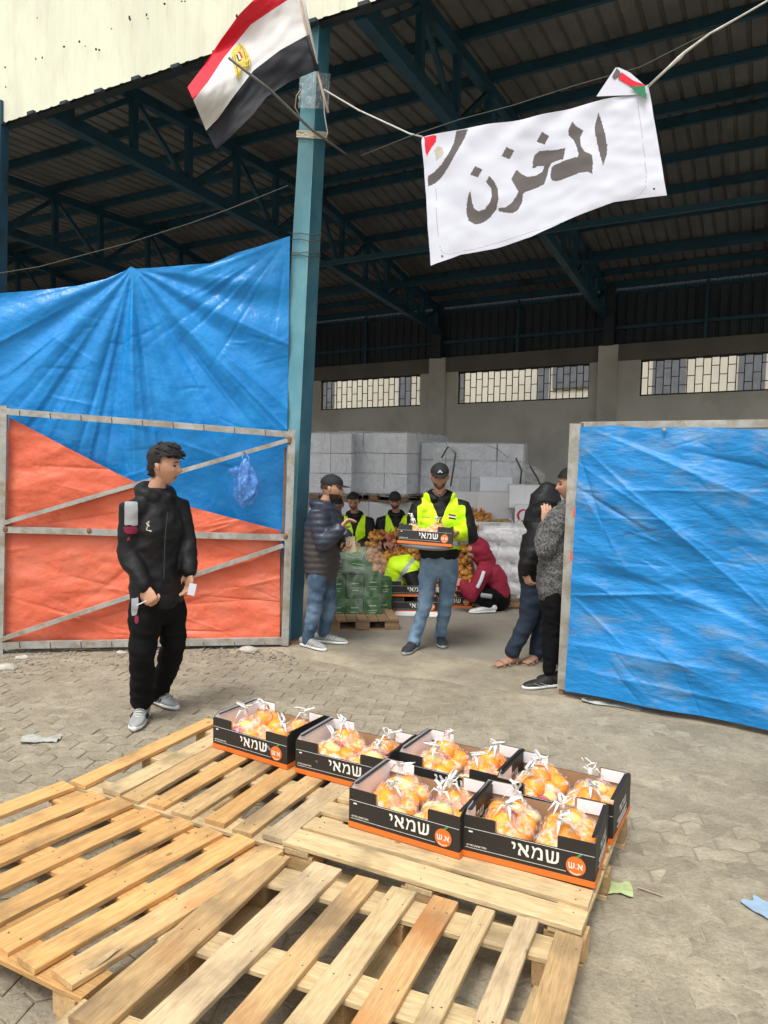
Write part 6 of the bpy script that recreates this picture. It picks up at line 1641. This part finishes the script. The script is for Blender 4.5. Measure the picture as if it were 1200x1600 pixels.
def hood_up(mb,J,k=1.0):
    h=J['head']; fc=unit(J['face']); up=J.get('up',Z3); nk=J['neck']
    mb.loft([nk-fc*.03-Z3*.02,h-fc*.045-up*.06,h-fc*.035+up*.02,h-fc*.02+up*.085],[(.105*k,.11*k),(.100*k,.115*k),(.102*k,.122*k),(.07*k,.085*k)],side=unit(fc.cross(up)),n=22)
jk,jc=garment(P_,'hoodie',[lambda m:torso(m,J,.020,hem=.03),lambda m:arm(m,J,'A',.030,upto=.96),lambda m:arm(m,J,'B',.030,upto=.96),lambda m:hood_up(m,J)],'hoodie_red',seed=31,amp=.009,vox=.014)
MB().loft([f(756,893,-.27),f(752,906,-.30),f(746,918,-.31)],[(.006,.020)]*3,side=Vector((0,1,0)),n=8).build('sleeve_stripe','banner_white',jk,True)
garment(P_,'trousers',[lambda m:hips(m,J,.014,top=.06),lambda m:leg(m,J,'A',.014),lambda m:leg(m,J,'B',.014)],'black_trouser',seed=32,amp=.008,vox=.015)
MB().loft([f(752,930,-.30),f(768,932,-.30)],[(.025,.008)]*2,side=Z3,n=8).build('thigh_patch','grey_patch',P_,True)
for an,toe in ((J['anA'],Vector((-1,-.3,0))),(J['anB'],Vector((-1,0,0)))):
    mb=MB(); shoe(mb,an,toe,.28); mb.build('shoe',['shoe_white','shoe_white'],P_,True)
# ---- 8: kneeling vest wearer bent forward behind the carrier
Y=8.35; J=dict(head=f(662,900,-.10),face=Vector((.5,-.4,-.8)),up=Vector((.8,-.3,.5)).normalized(),neck=f(648,890,-.02),shA=f(640,892,-.18),shB=f(646,886,.16),elA=f(650,922,-.25),wrA=f(668,935,-.28),elB=f(660,920,.1),wrB=f(676,932,.0),
 pelvis=f(618,915,.05),hipA=f(618,920,-.05),hipB=f(620,918,.14),knA=f(638,950,-.12),anA=f(610,962,-.05),knB=f(645,950,.2),anB=f(612,960,.22),spine=f(624,885,.02),chestdir=unit(Vector((.8,-.3,-.4))),hs=.95)
for k_ in ('anA','anB'): J[k_].z=.09
for k_ in ('knA','knB'): J[k_].z=.16
P_,W,surf=person(J,'man in yellow vest bent low over crates behind the walking man',lod=0); scalp(W,surf,lambda x,y,z:(z>.05) or (z>-.03 and y<0),.015,rough=.006).build('hair','hair',P_,True)
jk,jc=garment(P_,'jacket',[lambda m:torso(m,J,.022,hem=.0),lambda m:arm(m,J,'A',.024),lambda m:arm(m,J,'B',.024)],'black_cloth',seed=34,amp=.007,vox=.015)
def kv(c):
    p=cam_px(c); d,t=near_seg(c,J['shA'],J['elA'],.09); 
    return not(d and t>.12) and p[0]<657 and not near_seg(c,J['shB'],J['elB'],.09)[0]
shell(jc,kv,.013,lambda c:1 if (lambda p:abs((p[0]-628)*.8+(p[1]-900)*.55)<3)(cam_px(c)) else 0).build('safety_vest',['vest_yellow','reflect_grey'],P_,True)
garment(P_,'trousers',[lambda m:hips(m,J,.014,top=.06),lambda m:leg(m,J,'A',.014),lambda m:leg(m,J,'B',.014)],'black_trouser',seed=35,amp=.007,vox=.016)
mb=MB(); shoe(mb,J['anA'],Vector((1,-.3,0))); shoe(mb,J['anB'],Vector((1,-.1,0))); mb.build('shoes',['shoe_black','shoe_grey'],P_,True)

# ---- 9: hooded man in dark jacket and sandals
Y=6.0; J=dict(head=f(858,786,.0),face=Vector((.75,.35,-.35)),up=Vector((.12,0,1)).normalized(),neck=f(845,812,.03),shA=f(843,828,-.14),shB=f(858,828,.20),elA=f(830,872,-.16),wrA=f(820,892,-.12),elB=f(862,870,.22),wrB=f(868,890,.08),
 pelvis=f(843,905,.04),hipA=f(834,910,-.03),hipB=f(852,910,.10),knA=f(825,968,-.02),anA=f(800,1020,-.02),knB=f(846,970,.06),anB=f(838,1022,.10),spine=f(841,868,.03),chestdir=unit(Vector((.6,.5,0))),hs=1.0)
P_,W,surf=person(J,'man with black hood, dark jacket, navy jeans and sandals at the right of the doorway',handspec={'A':((.3,-.1,-.9),(.6,.3,0),.5,-1),'B':((0,0,-1),(-.6,0,0),.5,1)})
jk,jc=garment(P_,'jacket',[lambda m:torso(m,J,.034,hem=.0),lambda m:arm(m,J,'A',.034,upto=.93),lambda m:arm(m,J,'B',.03,upto=.95)],'shell_black',seed=41,amp=.012)
hd,_=garment(jk,'hood',[lambda m:hood_up(m,J,1.12)],'shell_black',seed=42,amp=.008)
tr,_=garment(P_,'jeans',[lambda m:hips(m,J,.014),lambda m:leg(m,J,'A',.014,flare=.008),lambda m:leg(m,J,'B',.014,flare=.008)],'jeans_dark',seed=43,amp=.010)
def sandal(par,an,toe,skin='skin_tan'):
    t=unit(Vector((toe.x,toe.y,0))); sd=t.cross(Z3); g0=Vector((an.x,an.y,0))-t*.06; mb=MB()
    mb.loft([g0+t*x+Z3*(.035+h) for x,h in ((0,.01),(.06,.02),(.14,.012),(.20,.003),(.235,0))],[(.034,.028),(.036,.036),(.042,.024),(.044,.016),(.035,.011)],side=sd,n=14)
    for k in range(5): mb.sphere(g0+t*(.245-.008*k)+sd*(-.032+.016*k)+Z3*.034,(.010-.0008*k,.014,.009),8,6,ax=(sd,t,Z3))
    mb.loft([Vector((an.x,an.y,an.z+.03)),g0+t*.045+Z3*.06],[(.036,.038),(.036,.040)],n=12)
    me=remesh(mb.mesh(),.006,2); e=put('foot',me,skin,par,True)
    mb=MB(); mb.loft([g0+t*x+Z3*.014 for x in (-.012,.02,.12,.2,.262)],[(.030,.013),(.042,.014),(.044,.014),(.05,.013),(.03,.012)],side=sd,n=14)
    for x,r_,h in ((.19,.050,.052),(.13,.048,.064),(.045,.044,.078)):
        mb.loft([g0+t*x+sd*(r_*math.cos(a))+Z3*(.02+h*.72*math.sin(a)) for a in [math.pi*q/8 for q in range(9)]],[(.004,.013)]*9,side=[Z3.cross(t)]*0 or None,n=6)
    mb.build('sandal','sandal_tan',par,True)
sandal(P_,J['anA'],Vector((-.85,-.6,0))); sandal(P_,J['anB'],Vector((-.7,-.8,0)))

# ---- 10: person in patterned knit behind the gate post
Y=5.42; J=dict(head=f(893,757,.04),face=Vector((-1,.1,-.05)),neck=f(893,792,.04),shA=f(872,812,-.10),shB=f(890,812,.18),elA=f(852,858,-.12),wrA=f(853,822,-.08),elB=f(880,862,.22),wrB=f(866,880,.15),
 pelvis=f(872,915,.03),hipA=f(866,920,-.05),hipB=f(878,920,.10),knA=f(862,990,-.03),anA=f(858,1052,-.02),knB=f(878,990,.10),anB=f(882,1048,.12),spine=f(874,868,.03),chestdir=unit(Vector((-1,.1,0))),hs=1.0)
P_,W,surf=person(J,'person in grey patterned knit hiding behind the right gate post, hand raised to the face',handspec={'A':((.05,.05,1),(-.3,.9,0),.22,-1),'B':((-.2,0,-1),(.3,.3,0),.5,1)})
eyes(P_,W); scalp(W,surf,lambda x,y,z:(z>.05 and y<.088) or (z>-.03 and y<0),.016,rough=.006).build('hair','hair',P_,True)
garment(P_,'knit_sweater',[lambda m:torso(m,J,.034,hem=-.02),lambda m:arm(m,J,'A',.034,upto=.93),lambda m:arm(m,J,'B',.03,upto=.93)],'knit_grey',seed=51,amp=.010)
mb=MB(); hips(mb,J,.030,top=.0); put('shirt_hem',remesh(mb.mesh(),.014,3),'brown_hem',P_,True)
garment(P_,'trousers',[lambda m:hips(m,J,.012),lambda m:leg(m,J,'A',.010,upto=.93),lambda m:leg(m,J,'B',.010,upto=.93)],'black_trouser',seed=52,amp=.009)
for an,toe in ((J['anA'],Vector((-1,-.35,0))),(J['anB'],Vector((-1,-.1,0)))):
    mb=MB(); g_,t_,sd_,up_=shoe(mb,an,toe,.27); o=mb.build('shoe',['shoe_black','shoe_white'],P_,True)
    st=MB(); [st.bar(g_+t_*(.10+q*.05)+sd_*sg*.048+up_*.03,g_+t_*(.16+q*.05)+sd_*sg*.043+up_*.052,.006,.004) for q in range(2) for sg in (-1,1)]; st.build('stripe','shoe_grey',o)
tag(MB().box(J['wrA']+Vector((.0,.035,.10)),(.034,0,0),(0,.005,0),(0,0,.07)).build('phone','phone_black'),'dark mobile phone in the raised hand behind the gate post','phone')
